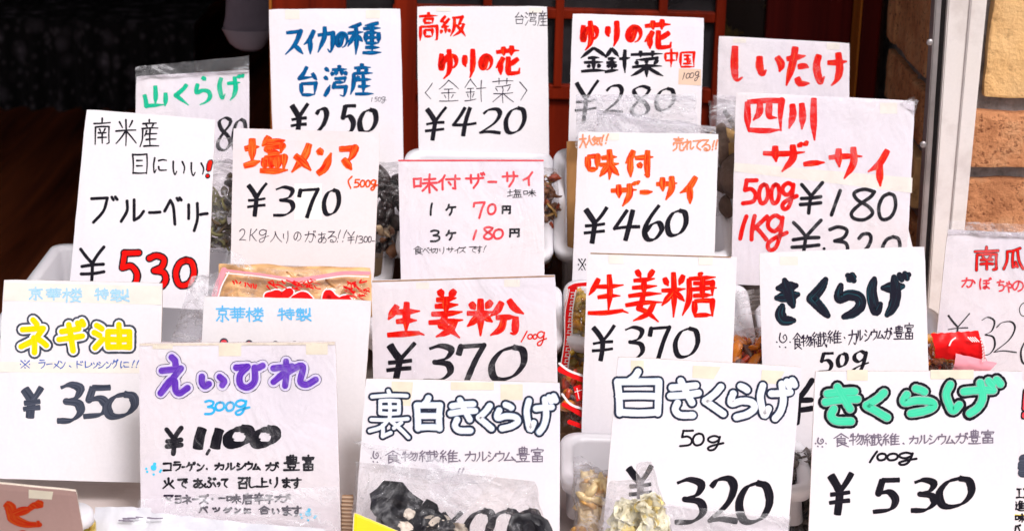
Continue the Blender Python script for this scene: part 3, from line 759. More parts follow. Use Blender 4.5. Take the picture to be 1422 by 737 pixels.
# courses: joint heights on the front face read from the photograph
zA = at_y(1380, 137, PY).z; zB = at_y(1380, 232, PY).z; course = zA - zB; joint = .017
bm = bmesh.new()
def rough_box(bm, x0, x1, y0, y1, z0, z1, mi, amp=.0028):
    r = bmesh.ops.create_cube(bm, size=1.0)
    vs_ = r['verts']
    for v in vs_: v.co = Vector(((v.co.x + .5) * (x1 - x0) + x0, (v.co.y + .5) * (y1 - y0) + y0, (v.co.z + .5) * (z1 - z0) + z0))
    es = list({e for v in vs_ for e in v.link_edges})
    g = bmesh.ops.bevel(bm, geom=es, offset=.0035, segments=2, affect='EDGES', profile=.6)
    fs_ = set(g['faces']) | {f for v in g['verts'] for f in v.link_faces}
    fl_ = [f for f in fs_ if f.is_valid]
    es = list({e for f in fl_ for e in f.edges if e.calc_length() > .03})
    sub = bmesh.ops.subdivide_edges(bm, edges=es, cuts=7, use_grid_fill=True)
    vv = {v for f in fl_ if f.is_valid for v in f.verts} | {v for v in sub['geom'] if isinstance(v, bmesh.types.BMVert)} | {v for v in sub['geom_inner'] if isinstance(v, bmesh.types.BMVert)}
    for v in vv:
        q = v.co * 26; d = Vector((noise.noise(q), noise.noise(q + Vector((9, 3, 1))), noise.noise(q + Vector((2, 17, 5)))))
        v.co += d * amp + Vector((noise.noise(v.co * 90), noise.noise(v.co * 90 + Vector((5, 5, 5))), 0)) * amp * .5
    for v in vv:
        for f in v.link_faces: f.material_index = mi
br = random.Random(3)
for k in range(-9, 20):
    ztop = zB - joint * .0 - k * course
    z1, z0 = ztop + course - joint, ztop
    if z1 < 0 or z0 > 2.8: continue
    if k == -2: continue
    mi = 1 if k == -1 else 0
    if k == -1: z1 += course
    off = .0 if k % 2 == 0 else -.11
    # front face
    x = at_y(1348, 180, PY).x + (.012 if k == -1 else (0.0 if k % 2 == 0 else .004))
    ln = .225 if k % 2 == 0 else .115
    while x < jx + 1.5:
        rough_box(bm, x, x + ln - joint, PY + br.uniform(-.004, .004), PY + .09, max(z0, .01), z1, mi)
        x += ln; ln = .225
    # return face towards the door
    y = PY + .10
    ln = .21 if k % 2 else .10
    while y < DY - .05:
        y2 = min(y + ln - joint, DY - .03)
        rough_box(bm, jx + br.uniform(-.004, .004), jx + .09, y, y2, max(z0, .01), z1, 1 if (k % 3 == 1) else 0)
        y += ln; ln = .21
bm_obj('bricks', bm, [M['brick'], M['brick_tall']], pil, smooth=False)

# pale metal frame fixed in front of the wall corner
M['frame_paint'] = paper_mat('frame_paint', (.84, .775, .75), stain=(.42, .33, .30), amount=.75, coat=0, seed=3.3)
M['steel'] = plain_mat('steel', (.42, .38, .38), .38, .5, .25, 20, .1, 60, metallic=.7)
FY = PY - .05
fr = thing('metal_frame', 'off-white painted metal post with steel channel against the brick corner', 'frame', (at_y(1320, 200, FY).x, FY, 0))
def slanted(bm, pa, pb, wa, wb, y0, y1, bev=.0015):
    """upright whose left and right edges are read at two heights (px x pairs at py 0 and py 430), carried on up and down"""
    a0, a1 = at_y(wa[0], pa, y0), at_y(wa[1], pa, y0); b0, b1 = at_y(wb[0], pb, y0), at_y(wb[1], pb, y0)
    def ex(p, q, z): t = (z - p.z) / (q.z - p.z); return p.x + (q.x - p.x) * t
    zs = (0.0, 2.4)
    r = bmesh.ops.create_cube(bm, size=1.0)
    for v in r['verts']:
        z = zs[1] if v.co.z > 0 else zs[0]
        x = ex(a1, b1, z) if v.co.x > 0 else ex(a0, b0, z)
        v.co = Vector((x, y1 if v.co.y > 0 else y0, z))
    bmesh.ops.bevel(bm, geom=list({e for v in r['verts'] for e in v.link_edges}), offset=bev, segments=2, affect='EDGES')
bm = bmesh.new(); slanted(bm, 0, 430, (1317, 1371), (1288, 1329), FY, FY + .012); bm_obj('face', bm, M['frame_paint'], fr)
bm = bmesh.new(); slanted(bm, 0, 430, (1347, 1350), (1309, 1311), FY - .002, FY + .001, .0004); bm_obj('seam', bm, plain_mat('seam', (.5, .43, .42), .6), fr)
bm = bmesh.new(); slanted(bm, 0, 430, (1299, 1308), (1272, 1280), FY + .004, FY + .03); bm_obj('channel', bm, M['steel'], fr)
bm = bmesh.new(); slanted(bm, 0, 430, (1309, 1316), (1281, 1287), FY + .012, FY + .03); bm_obj('channel', bm, plain_mat('dark_rubber', (.03, .026, .028), .6), fr)

for py in (202, 60):
    a = at_y(1283 + (202 - py) * .066, py, FY); bm = bmesh.new(); bmesh.ops.create_uvsphere(bm, u_segments=14, v_segments=8, radius=.0042)
    bmesh.ops.scale(bm, vec=(1, .5, 1), verts=bm.verts[:]); bmesh.ops.translate(bm, verts=bm.verts[:], vec=(a.x, FY + .004, a.z)); bm_obj('screw', bm, M['steel'], fr, True)
# ------------------------------------------------------------------ the stall: table, stepped boards, bins
M['table_top'] = paper_mat('table_top', (.76, .67, .63), stain=(.40, .28, .20), amount=.8, coat=.0, seed=8.8)
M['table_leg'] = wood_mat('table_leg', (.20, .12, .07), (.36, .24, .14), (10, 10, 1))
M['bin_white'] = plain_mat('bin_white', (.78, .76, .80), .30, .5, .03, 8, .08, 20)
TZ = .700
tb = thing('display_table', 'beige stained display table under the bins and signs', 'table', (0, .15, 0))
bm = bmesh.new(); bm_box(bm, -.72, .78, -.32, .70 - .12, TZ - .025, TZ, .003); bm_obj('table_top', bm, M['table_top'], tb)
for x in (-.66, .72):
    for y in (-.26, .5):
        bm = bmesh.new(); bm_box(bm, x - .025, x + .025, y - .025, y + .025, 0, TZ - .026, .003); bm_obj('leg', bm, M['table_leg'], tb)
def make_bin(x0, x1, y0, y1, z0, z1, label, tilt=0.0):
    """open plastic bin with tapered walls, a rolled rim and rounded corners"""
    def loop(ins, z, r):
        out = []
        cx = (x0 + ins + r, x1 - ins - r); cy = (y0 + ins + r, y1 - ins - r)
        for (qx, qy, a0) in ((1, 0, -90), (1, 1, 0), (0, 1, 90), (0, 0, 180)):
            for k in range(6):
                a = R(a0 + k * 18); out.append(Vector((cx[qx] + r * math.cos(a), cy[qy] + r * math.sin(a), z)))
        return out
    h = z1 - z0; tp = .10 * h
    loops = [loop(tp, z0, .012), loop(.008, z1 - .014, .016), loop(-.001, z1 - .014, .018), loop(-.003, z1 - .004, .02), loop(-.001, z1, .018), loop(.008, z1, .014), loop(.011, z1 - .005, .012), loop(tp + .004, z0 + .004, .01)]
    V = [v for l in loops for v in l]; n = len(loops[0]); F = []
    for j in range(len(loops) - 1):
        for i in range(n):
            F.append((j * n + i, j * n + (i + 1) % n, (j + 1) * n + (i + 1) % n, (j + 1) * n + i))
    F.append(tuple(range(n - 1, -1, -1))); F.append(tuple((len(loops) - 1) * n + i for i in range(n)))
    ca, sa = math.cos(R(tilt)), math.sin(R(tilt))
    V = [Vector((v.x, y1 + (v.y - y1) * ca - (v.z - z1) * sa, z1 + (v.y - y1) * sa + (v.z - z1) * ca)) for v in V]
    o = mesh_obj('plastic_bin', V, F, M['bin_white'], smooth=True, origin=Vector(((x0 + x1) / 2, (y0 + y1) / 2, z0)))
    tag(o, label, 'bin', 'white plastic bins')
    return o
def bin_px(pl_, pr_, yfar, length, prim, h, label, tilt):
    """bin by the photo columns and row of its far rim, the depth of that rim, its length, height and forward tilt"""
    a = at_y(pl_, prim, yfar); c = at_y(pr_, prim, yfar)
    return make_bin(a.x, c.x, yfar - length, yfar, a.z - h, a.z, label, tilt), a.z
def rack(x0, x1, yfar, length, zrim, h, tilt):
    """sloping board under a row of bins, with a riser at the back"""
    bm = bmesh.new(); bm_box(bm, x0, x1, -length, .01, -h - .016, -h - .002, .002)
    bmesh.ops.rotate(bm, verts=bm.verts[:], cent=(0, 0, 0), matrix=Matrix.Rotation(R(tilt), 3, 'X'))
    bmesh.ops.translate(bm, verts=bm.verts[:], vec=(0, yfar, zrim)); bm_obj('rack_shelf', bm, M['table_leg'], tb)
    yb_ = yfar + h * math.sin(R(tilt)); zb_ = zrim - h * math.cos(R(tilt)) - .018
    if zb_ > TZ + .01:
        bm = bmesh.new(); bm_box(bm, x0 + .01, x1 - .01, yb_ - .02, yb_, TZ + .001, zb_, .002); bm_obj('riser', bm, M['table_leg'], tb)
bin_px(76, 345, .50, .33, 338, .135, 'white plastic bin at far left, its corner showing beside the tall red-priced sign', 0)
for a_, b_, py, lab in ((342, 556, 240, 'white plastic bin holding the dark glossy bag, behind the square off-white sign'), (566, 766, 206, 'white plastic bin behind the glossy pink lettered sign'),
                        (772, 1004, 206, 'white plastic bin behind the sign priced 460'), (1012, 1240, 226, 'white plastic bin behind the big two-priced sign')):
    _, zr_ = bin_px(a_, b_, .575, .205, py, .10, lab, 20)
rack(at_y(342, 230, .575).x, at_y(1240, 230, .575).x, .575, .20, at_y(700, 240, .575).z, .10, 20)
for a_, b_, py, lab in ((520, 778, 388, 'white plastic bin behind the wide brown-edged sign'), (786, 1035, 388, 'white plastic bin holding the yellow pickle pack'),
                        (1050, 1300, 420, 'white plastic bin behind the blue-black lettered sign, holding orange pickles')):
    bin_px(a_, b_, .325, .12, py, .09, lab, 14)
rack(at_y(520, 400, .325).x, at_y(1300, 400, .325).x, .325, .12, at_y(900, 420, .325).z, .09, 14)
for a_, b_, py, lab in ((512, 772, 630, 'white plastic bin behind the bubble lettered sign and black fungus bag'), (781, 1114, 600, 'white plastic bin holding the sugared ginger bag, lowest in the middle'),
                        (1126, 1440, 640, 'white plastic bin behind the mint green lettered sign')):
    bin_px(a_, b_, .10, .095, py, .045, lab, 8)
# ------------------------------------------------------------------ the price signs
BK, NIBW = 'black', 'nib'
# ---- back row
s = Sign('sleeved white sign with green brushed lettering at far left of the back row', [(189, 106), (346, 97), (346, 330), (186, 330)], .56, 15, 2, 'paper_sleeve')
s.text('name_lettering', (0, 0, 3.994), [('山', 792, 468, 928, 600), ('く', 966, 460, 1056, 594), ('ら', 1080, 420, 1175, 592), ('げ', 1208, 405, 1360, 568)], [(19, 'green')], 'brush')
s.text('price_lettering', (0, 0, 1), [('8', 301, 162, 323, 210), ('0', 322, 164, 343, 212)], [(5.2, BK)], 'nib', .1)
S_GREEN = s
s = Sign('white sign with blue brushed lettering and black price 250', [(373, 13), (556, 12), (562, 300), (382, 300)], .545, 15, 1, 'paper')
g = (380, 20, 4.094)
s.text('name_lettering', g, [('ス', 57, 88, 178, 240), ('イ', 162, 82, 240, 238), ('カ', 242, 62, 348, 228), ('の', 350, 98, 428, 200), ('種', 412, 40, 622, 240)], [(20, 'blue')], 'brush')
s.text('origin_lettering', g, [('台', 138, 290, 256, 468), ('湾', 280, 282, 426, 475), ('産', 428, 272, 578, 466)], [(18, 'blue')], 'brush')
s.text('weight_lettering', g, [('1', 555, 473, 562, 500), ('5', 573, 470, 592, 498), ('0', 594, 470, 611, 497), ('g', 613, 468, 642, 507)], [(2.6, 'pen')], 'pen')
s.text('price_lettering', g, [('yen', 88, 498, 206, 695), ('2', 224, 530, 316, 700), ('5', 366, 510, 478, 690), ('0', 480, 532, 592, 680)], [(30, BK)], 'nib', .12)
s.tapes([(396, 14, 416, 27), (508, 14, 528, 26)], 'tape_pale')

s = Sign('tallest white sign in back row, red brushed lettering above black price 420', [(579, 9), (760, 9), (764, 330), (583, 330)], .545, 15, 0, 'paper_clean')
g = (575, 5, 3.879)
s.text('grade_lettering', g, [('高', 22, 42, 134, 208), ('級', 138, 62, 284, 184)], [(13, 'redbrush')], 'brush')
s.text('origin_lettering', g, [('台', 543, 48, 592, 112), ('湾', 598, 42, 662, 120), ('産', 664, 40, 722, 122)], [(3.4, 'pen')], 'pen')
s.text('name_lettering', g, [('ゆ', 132, 238, 238, 418), ('り', 262, 236, 328, 412), ('の', 350, 270, 428, 370), ('花', 430, 218, 580, 396)], [(22, 'redbrush')], 'brush')
s.text('subtitle_lettering', g, [('〈', 58, 428, 100, 517), ('金', 133, 412, 242, 528), ('針', 272, 406, 388, 532), ('菜', 422, 402, 538, 538), ('〉', 568, 422, 610, 524)], [(4, 'pen')], 'pen')
s.text('price_lettering', g, [('yen', 52, 550, 182, 745), ('4', 203, 552, 344, 722), ('2', 348, 562, 474, 706), ('0', 487, 554, 602, 706)], [(25, BK)], 'nib', .15)
s.tapes([(606, 11, 626, 16), (735, 11, 752, 18)], 'tape_pale')

s = Sign('white sign with beige weight sticker, its black 280 price half behind clear film', [(795, 19), (978, 25), (972, 206), (789, 204)], .54, 15, -1, 'paper')
g = (790, 15, 3.879)
s.text('name_lettering', g, [('ゆ', 62, 46, 162, 226), ('り', 198, 46, 270, 204), ('の', 308, 76, 398, 182), ('花', 396, 38, 562, 218)], [(23, 'redbrush')], 'brush')
s.text('subtitle_lettering', g, [('金', 56, 194, 214, 336), ('針', 186, 196, 338, 344), ('菜', 326, 210, 516, 366)], [(16, BK)], 'brush')
s.text('origin_lettering', g, [('中', 514, 200, 588, 312), ('国', 598, 220, 680, 310)], [(11, 'redbrush')], 'brush')
s.tapes([[(942.6, 95.5), (973.5, 96.5), (973.5, 119), (941.8, 117.5)]], 'sticker', 'weight_sticker')
s.text('weight_lettering', g, [('1', 610, 333, 624, 374), ('0', 630, 336, 652, 367), ('0', 650, 334, 674, 364), ('g', 676, 326, 706, 380)], [(3.4, 'pen')], 'pen', .2)
s.text('price_lettering', g, [('yen', 26, 368, 166, 608), ('2', 182, 398, 298, 556), ('8', 332, 400, 444, 574), ('0', 464, 412, 572, 544)], [(22, BK)], 'nib', .12)
S_280 = s

s = Sign('low white sleeved sign with four bold red brushed characters, beside the dark red door post', [(998, 50), (1180, 60), (1178, 300), (992, 300)], .60, 15, -2, 'paper_sleeve')
s.text('name_lettering', (0, 0, 1), [('し', 1016, 61, 1035, 115), ('い', 1051, 75, 1088.5, 107), ('た', 1088, 62, 1128, 123), ('け', 1130, 70, 1180, 123)], [(7.6, 'redbrush')], 'brush')
s.text('price_lettering', (0, 0, 1), [('yen', 1004, 148, 1036, 215)], [(6, BK)], 'nib')
s.tapes([(1148, 60, 1166, 69), (1018, 53, 1036, 60)], 'tape_pale')
S_SHII = s

# ---- third row
s = Sign('tall white sign with red-filled black-outlined price 530 and red exclamation mark', [(120, 152), (299, 166), (288, 430), (94, 420)], .34, 17, 4, 'paper_clean', bow=.002)
g = (100, 150, 2.948)
s.text('origin_lettering', g, [('南', 88, 40, 160, 152), ('米', 178, 46, 266, 157), ('産', 276, 46, 358, 162)], [(6, BK)], 'pen')
s.text('claim_lettering', g, [('目', 246, 186, 310, 272), ('に', 332, 202, 390, 268), ('い', 412, 216, 464, 276), ('い', 486, 222, 542, 280)], [(6, BK)], 'pen')
i_ = Ink(s.pl)
for dz, e, m_ in ((.00028, 1.5, 'black'), (.0007, 0.0, 'red')):
    i_.poly([(292.5 - e, 227 + e * .4), (290.2 + 0 - e, 237), (287.6 - e, 235), (288.2 - e, 228), (291.0 - e * .5, 222.8 - e * .6), (294.0 + e, 223.5 - e), (294.6 + e, 227)][::1], INK[m_], dz)
    i_.poly([(289.8 - e, 224), (293.6, 222.6 - e), (295 + e, 225), (292.2 + e * .8, 236.5 + e * .5), (289 - e * .2, 237.6 + e), (287.4 - e, 236)], INK[m_], dz + .0001)
    i_.disc(288.4, 244.4, 2.1 + e, INK[m_], dz)
i_.build('exclamation_lettering', s.root)
s.text('name_lettering', g, [('フ', 75, 362, 152, 474), ('゛', 158, 358, 192, 382), ('ル', 196, 370, 300, 470), ('ー', 312, 420, 367, 434), ('へ', 374, 372, 428, 482), ('゛', 424, 362, 454, 384), ('リ', 472, 384, 520, 508), ('ー', 520, 426, 560, 442)], [(12, BK)])
s.text('yen_lettering', g, [('yen', 30, 562, 138, 728)], [(13, BK)])
s.text('price_lettering', g, [('5', 180, 576, 290, 752), ('3', 300, 588, 400, 752), ('0', 410, 606, 516, 742)], [(32, BK), (20, 'red')])

s = Sign('square off-white sign priced 370, pasted patch under its seven, thin note below', [(324, 178), (528, 184), (519, 390), (320, 385)], .34, 17, 1, 'paper_worn')
g = (320, 180, 4.095)
s.tapes([(409, 255, 447, 305)], 'patch', 'paper_patch')
s.text('name_lettering', g, [('塩', 62, 25, 344, 250), ('メ', 332, 66, 476, 260), ('ン', 480, 98, 590, 268), ('マ', 604, 90, 726, 246)], [(33, 'redstreak')], 'brush')
s.text('weight_lettering', g, [('(', 666, 262, 696, 338), ('5', 700, 280, 738, 332), ('0', 735, 284, 768, 330), ('0', 766, 284, 798, 330), ('g', 796, 282, 840, 348)], [(9, 'redstreak')])
s.text('price_lettering', g, [('yen', 88, 296, 216, 502), ('3', 236, 318, 364, 496), ('7', 382, 330, 508, 510), ('0', 524, 334, 626, 492)], [(26, BK)], 'nib', .1)
s.text('note_lettering', g, [('2', 50, 565, 90, 630), ('K', 108, 563, 152, 634), ('g', 163, 566, 220, 642), ('入', 226, 578, 294, 640), ('り', 300, 576, 330, 647), ('の', 360, 580, 404, 634), ('が', 423, 573, 487, 642), ('あ', 498, 583, 547, 647), ('る', 553, 578, 602, 642), ('!', 606, 570, 628, 642), ('!', 636, 570, 664, 640), ('yen', 666, 578, 707, 650), ('1', 710, 600, 724, 647), ('3', 727, 603, 756, 647), ('0', 758, 605, 782, 642), ('0', 782, 605, 804, 642), ('-', 806, 630, 822, 636)], [(4, 'pen')], 'pen')

s = Sign('glossy sleeved sign with pink-red marker lettering listing one for 70 and three for 180', [(553, 222), (755, 222), (756, 402), (557, 402)], .32, 18, 0, 'paper_sleeve')
g = (550, 220, 4.605)
s.text('name_lettering', g, [('味', 106, 96, 268, 226), ('付', 267, 102, 414, 206), ('ザ', 440, 86, 572, 196), ('ー', 583, 144, 648, 158), ('サ', 675, 80, 784, 186), ('イ', 808, 82, 878, 178)], [(14, 'redmark')])
s.text('flavour_lettering', g, [('塩', 710, 196, 808, 252), ('味', 814, 196, 896, 248)], [(4.5, BK)], 'pen')
s.text('count_lettering', g, [('1', 215, 282, 236, 368), ('ケ', 315, 290, 386, 368)], [(13, BK)])
s.text('count_lettering', g, [('3', 216, 454, 284, 536), ('ケ', 315, 456, 386, 526)], [(13, BK)])
s.text('yen_lettering', g, [('円', 674, 300, 736, 358)], [(12, BK)])
s.text('yen_lettering', g, [('円', 722, 446, 792, 506)], [(12, BK)])
s.text('price_lettering', g, [('7', 490, 274, 574, 388), ('0', 580, 286, 644, 364), ('1', 488, 454, 520, 524), ('8', 556, 432, 624, 522), ('0', 618, 446, 690, 520)], [(14, 'redmark')])
s.text('note_lettering', g, [('食', 110, 560, 172, 616), ('べ', 170, 568, 214, 608), ('切', 212, 572, 268, 608), ('り', 278, 566, 308, 612), ('サ', 322, 566, 372, 604), ('イ', 372, 566, 408, 608), ('ズ', 404, 564, 448, 604), ('で', 466, 562, 516, 604), ('す', 514, 558, 552, 608), ('!', 556, 556, 578, 600)], [(4.2, BK)], 'pen')
i_ = Ink(s.pl); i_.patch([(553, 222), (755, 222), (755, 224), (553, 224)], INK['redmark']); i_.build('sleeve_seam', s.root)
S_PACK = s

s = Sign('white sign priced 460 with faded red notes in both upper corners', [(803, 183), (998, 186), (990, 420), (794, 405)], .34, 17, -1, 'paper_clean')
g = (790, 180, 3.685)
s.text('claim_lettering', g, [('大', 52, 22, 92, 96), ('人', 88, 28, 122, 82), ('気', 116, 32, 172, 84), ('!', 162, 26, 182, 80), ('!', 184, 20, 206, 76)], [(8, 'redwater')])
s.text('sales_lettering', g, [('売', 530, 36, 592, 112), ('れ', 588, 48, 642, 106), ('て', 633, 52, 682, 108), ('る', 678, 50, 724, 112), ('!', 730, 54, 748, 108), ('!', 748, 50, 764, 102)], [(8, 'redwater')])
s.text('name_lettering', g, [('味', 84, 92, 268, 268), ('付', 278, 96, 444, 256), ('ザ', 204, 254, 368, 404), ('ー', 352, 306, 440, 332), ('サ', 436, 228, 566, 372), ('イ', 556, 230, 662, 392)], [(24, 'redstreak')], 'brush')
s.text('price_lettering', g, [('yen', 68, 388, 204, 590), ('4', 224, 402, 372, 576), ('6', 378, 378, 484, 568), ('0', 496, 404, 608, 550)], [(27, BK)], 'nib', .14)
s.text('note_lettering', g, [('※', 46, 660, 88, 720)], [(5, BK)], 'pen')
s.tapes([(836, 185, 860, 195)], 'tape_pale')

s = Sign('big sleeved sign with red 500g and 1Kg weights and two black prices', [(1022, 128), (1271, 140), (1257, 400), (1015, 395)], .36, 17, -3, 'paper_sleeve', bow=.002)
g = (1010, 125, 3.07)
s.tapes([[(1020, 226), (1267, 247), (1266, 268), (1019, 238)]], 'tape_pale', 'tape_band')
s.tapes([(1222, 143, 1246, 158)], 'tape_pale')
s.text('name_lettering', g, [('四', 76, 36, 242, 186), ('川', 252, 26, 382, 226)], [(21, 'red')], 'brush')
s.text('product_lettering', g, [('ザ', 142, 212, 352, 360), ('ー', 314, 298, 426, 328), ('サ', 422, 234, 586, 390), ('イ', 588, 246, 694, 422)], [(22, 'redbrush')], 'brush')
s.text('weight_lettering', g, [('5', 58, 376, 134, 492), ('0', 126, 394, 182, 492), ('0', 178, 394, 230, 492), ('g', 226, 388, 304, 516), ('1', 46, 530, 90, 642), ('K', 94, 528, 178, 646), ('g', 164, 526, 262, 690)], [(18, 'red')])
s.text('price_lettering', g, [('yen', 304, 388, 412, 532), ('1', 436, 422, 488, 540), ('8', 522, 416, 634, 560), ('0', 638, 434, 724, 560)], [(15, BK)], 'marker', .1)
s.text('price_lettering', g, [('yen', 268, 548, 406, 722), ('3', 418, 576, 518, 720), ('2', 546, 606, 624, 720), ('0', 654, 618, 742, 722)], [(15, BK)], 'marker', .1)
i_ = Ink(s.pl); i_.disc(1010 + 412 / 3.07, 125 + 676 / 3.07, 2.2, INK[BK]); i_.build('comma_lettering', s.root)
S_SICHUAN = s

# ---- second row
s = Sign('sleeved sign with thin red and black lettering, against the brick at right edge', [(1316, 318), (1470, 326), (1466, 540), (1294, 530)], .24, 14, -4, 'paper_sleeve')
g = (1290, 300, 3.35)
s.text('name_lettering', g, [('南', 206, 136, 328, 258), ('瓜', 340, 142, 444, 252)], [(14.5, BK), (10.5, 'red')])
s.text('subtitle_lettering', g, [('か', 150, 283, 217, 334), ('ぼ', 232, 283, 292, 342), ('ち', 313, 293, 352, 352), ('ゃ', 350, 300, 388, 356), ('の', 385, 298, 442, 352)], [(8, 'redmark')])
s.text('price_lettering', g, [('yen', 80, 448, 192, 600), ('3', 232, 466, 308, 648), ('2', 298, 488, 410, 636), ('0', 424, 566, 505, 690)], [(9, BK)], 'nib', .1)
s.text('note_lettering', g, [('0', 418, 398, 478, 466)], [(4, BK)])
S_PUMP = s

s = Sign('cream-taped white sign with outlined yellow lettering and a pale blue line on top, price 350', [(5, 388), (226, 393), (218, 670), (-8, 664)], .05, 15, 3, 'paper_clean', th=.005)
g = (0, 385, 3.35)
s.tapes([[(6, 392), (225, 397), (224, 423), (5, 417)], [(0, 502), (223, 503), (222, 518), (-1, 516)]], 'tape_pale', 'tape_band')
s.text('shop_name_lettering', g, [('京', 133, 42, 202, 108), ('華', 213, 48, 288, 108), ('楼', 290, 48, 384, 118), ('特', 438, 48, 508, 108), ('製', 512, 52, 604, 114)], [(8.5, 'skyfade')])
s.text('name_lettering', g, [('ネ', 70, 166, 247, 378), ('ギ', 246, 173, 420, 370), ('油', 410, 188, 634, 356)], [(60, 'slate'), (41, 'white'), (26, 'yellow')])
s.text('note_lettering', g, [('※', 94, 384, 142, 422), ('ラ', 180, 381, 213, 424), ('ー', 216, 398, 246, 406), ('メ', 249, 386, 280, 422), ('ン', 280, 388, 307, 424), ('.', 322, 408, 334, 418), ('ド', 358, 387, 388, 422), ('レ', 396, 388, 430, 420), ('ッ', 424, 394, 456, 422), ('シ', 457, 391, 493, 422), ('ン', 494, 391, 521, 422), ('グ', 521, 379, 552, 422), ('に', 560, 388, 602, 422), ('!', 612, 384, 628, 420), ('!', 632, 384, 648, 420)], [(4.2, 'bluepen')], 'pen')
s.text('price_lettering', g, [('yen', 96, 496, 208, 665), ('3', 254, 483, 388, 680), ('5', 376, 496, 528, 660), ('0', 488, 527, 640, 660)], [(41, 'slate')], 'nib', .12)

s = Sign('white sign with pale blue shop name line, mostly hidden behind the purple-lettered sign', [(283, 411), (516, 417), (495, 700), (272, 695)], .03, 15, 0, 'paper_clean', th=.005)
g = (270, 345, 5.46)
s.text('shop_name_lettering', g, [('京', 162, 428, 268, 558), ('華', 266, 440, 388, 556), ('楼', 388, 442, 528, 556), ('特', 628, 446, 764, 546), ('製', 768, 446, 890, 550)], [(12, 'skyblue')])
i_ = Ink(s.pl)
for cx, cy, r in ((225, 710, 34), (415, 722, 32), (615, 730, 32), (760, 729, 30)):
    i_.disc(270 + cx / 5.46, 345 + cy / 5.46, r / 5.46, INK['slate']); i_.disc(270 + cx / 5.46, 345 + cy / 5.46 + .6, r / 5.46 * .72, INK['redmark'], .0006)
i_.build('name_lettering', s.root)

s = Sign('wide white sign with brown top edge, black 370 and small red 100g', [(516, 389), (771, 381), (775, 560), (519, 570)], .13, 16, 0, 'paper_sleeve')
g = (515, 380, 4.608)
s.text('name_lettering', g, [('生', 90, 165, 360, 408), ('姜', 355, 88, 608, 426), ('粉', 600, 145, 996, 414)], [(34, 'redbrush')], 'brush')
s.text('weight_lettering', g, [('1', 958, 362, 1004, 438), ('0', 1000, 382, 1038, 420), ('0', 1034, 382, 1068, 420), ('g', 1062, 364, 1128, 462)], [(9, 'redbrush')])
s.text('price_lettering', g, [('yen', 86, 426, 298, 700), ('3', 320, 444, 530, 700), ('7', 546, 440, 740, 700), ('0', 762, 452, 992, 690)], [(44, BK)], 'nib', .2)
i_ = Ink(s.pl); i_.patch([(517, 389.6), (770, 382.2), (770, 384), (517, 391.4)], M['card_brown']); i_.build('edge_strip', s.root)
S_KONA = s
s.tapes([(578, 392, 596, 401), (700, 388, 722, 398)], 'tape_pale')

s = Sign('white sign with bright red dry-brushed lettering, price 370, standing beside the yellow pickle pack', [(816, 350), (1024, 356), (1010, 652), (806, 646)], .12, 17, -1, 'paper_clean')
g = (805, 350, 3.877)
s.text('name_lettering', g, [('生', 34, 110, 274, 338), ('姜', 236, 86, 456, 386), ('糖', 430, 98, 750, 362)], [(23, 'redbrush')], 'brush')
s.text('price_lettering', g, [('yen', 58, 384, 196, 592), ('3', 222, 394, 346, 584), ('7', 368, 394, 492, 590), ('0', 506, 400, 644, 572)], [(26, BK)], 'nib', .1)
i_ = Ink(s.pl); i_.patch([(820, 350.8), (1015, 356.2), (1015, 357.6), (820, 352.2)], M['card_brown']); i_.build('edge_strip', s.root)
s.tapes([(845, 354, 866, 366), (970, 357, 990, 368)], 'tape_pale')
S_TOU = s

s = Sign('white sign tilted up to the right with fat blue-black brush lettering, weight 50g', [(1054, 351), (1284, 342), (1293, 628), (1062, 632)], .12, 17, -3, 'paper_clean', bow=.002)
g = (1055, 340, 3.88)
s.text('name_lettering', g, [('き', 64, 162, 232, 434), ('く', 252, 158, 394, 408), ('ら', 396, 136, 572, 414), ('げ', 574, 126, 822, 404)], [(56, 'teal')], 'fat')
s.text('note_lettering', g, [('sun', 88, 472, 168, 554), ('食', 176, 472, 228, 562), ('物', 220, 482, 280, 548), ('繊', 278, 468, 364, 552), ('維', 363, 458, 442, 532), ('.', 452, 494, 462, 504), ('カ', 476, 456, 524, 538), ('ル', 518, 456, 557, 518), ('シ', 563, 456, 602, 518), ('ウ', 598, 452, 634, 512), ('ム', 630, 460, 672, 506), ('が', 670, 443, 714, 508), ('豊', 720, 432, 780, 508), ('富', 778, 418, 830, 508)], [(5.5, 'pen')], 'pen')
s.text('weight_lettering', g, [('5', 310, 574, 404, 690), ('0', 412, 576, 476, 660), ('g', 496, 564, 594, 700)], [(22, BK)], 'nib', .1)
s.text('yen_lettering', (0, 0, 1), [('yen', 1086, 524, 1131, 590)], [(7.5, BK)])
s.tapes([(1083, 356, 1108, 368)], 'tape_pale')
S_BLACKFUNGUS = s

# ---- front row
s = Sign('taped white sign with outlined purple lettering and two small blue paw marks, price 1,100', [(193, 476), (466, 474), (474, 765), (196, 765)], -.055, 15, 1, 'paper_sleeve', 'card_brown')
g = (190, 470, 2.76)
s.tapes([(304, 477, 335, 494), (425, 477, 455, 492), (212, 479, 240, 484)], 'tape')
s.text('name_lettering', g, [('え', 70, 48, 218, 230), ('い', 228, 122, 358, 204), ('ひ', 360, 80, 505, 208), ('れ', 502, 64, 708, 202)], [(45, 'navy'), (40, 'lilac'), (24, 'purple')])
s.text('weight_lettering', g, [('3', 258, 232, 302, 292), ('0', 298, 238, 340, 278), ('0', 338, 238, 377, 280), ('g', 376, 230, 436, 294)], [(9, 'cyan')])
s.text('yen_lettering', g, [('yen', 106, 332, 180, 448)], [(18, BK)])
s.text('price_lettering', g, [('1', 220, 328, 266, 434), ('1', 286, 332, 332, 432), ('0', 336, 328, 448, 420), ('0', 438, 330, 546, 420)], [(42, BK)], 'nib', .1)
s.text('comma_lettering', g, [(',', 264, 420, 284, 446)], [(11, BK)])
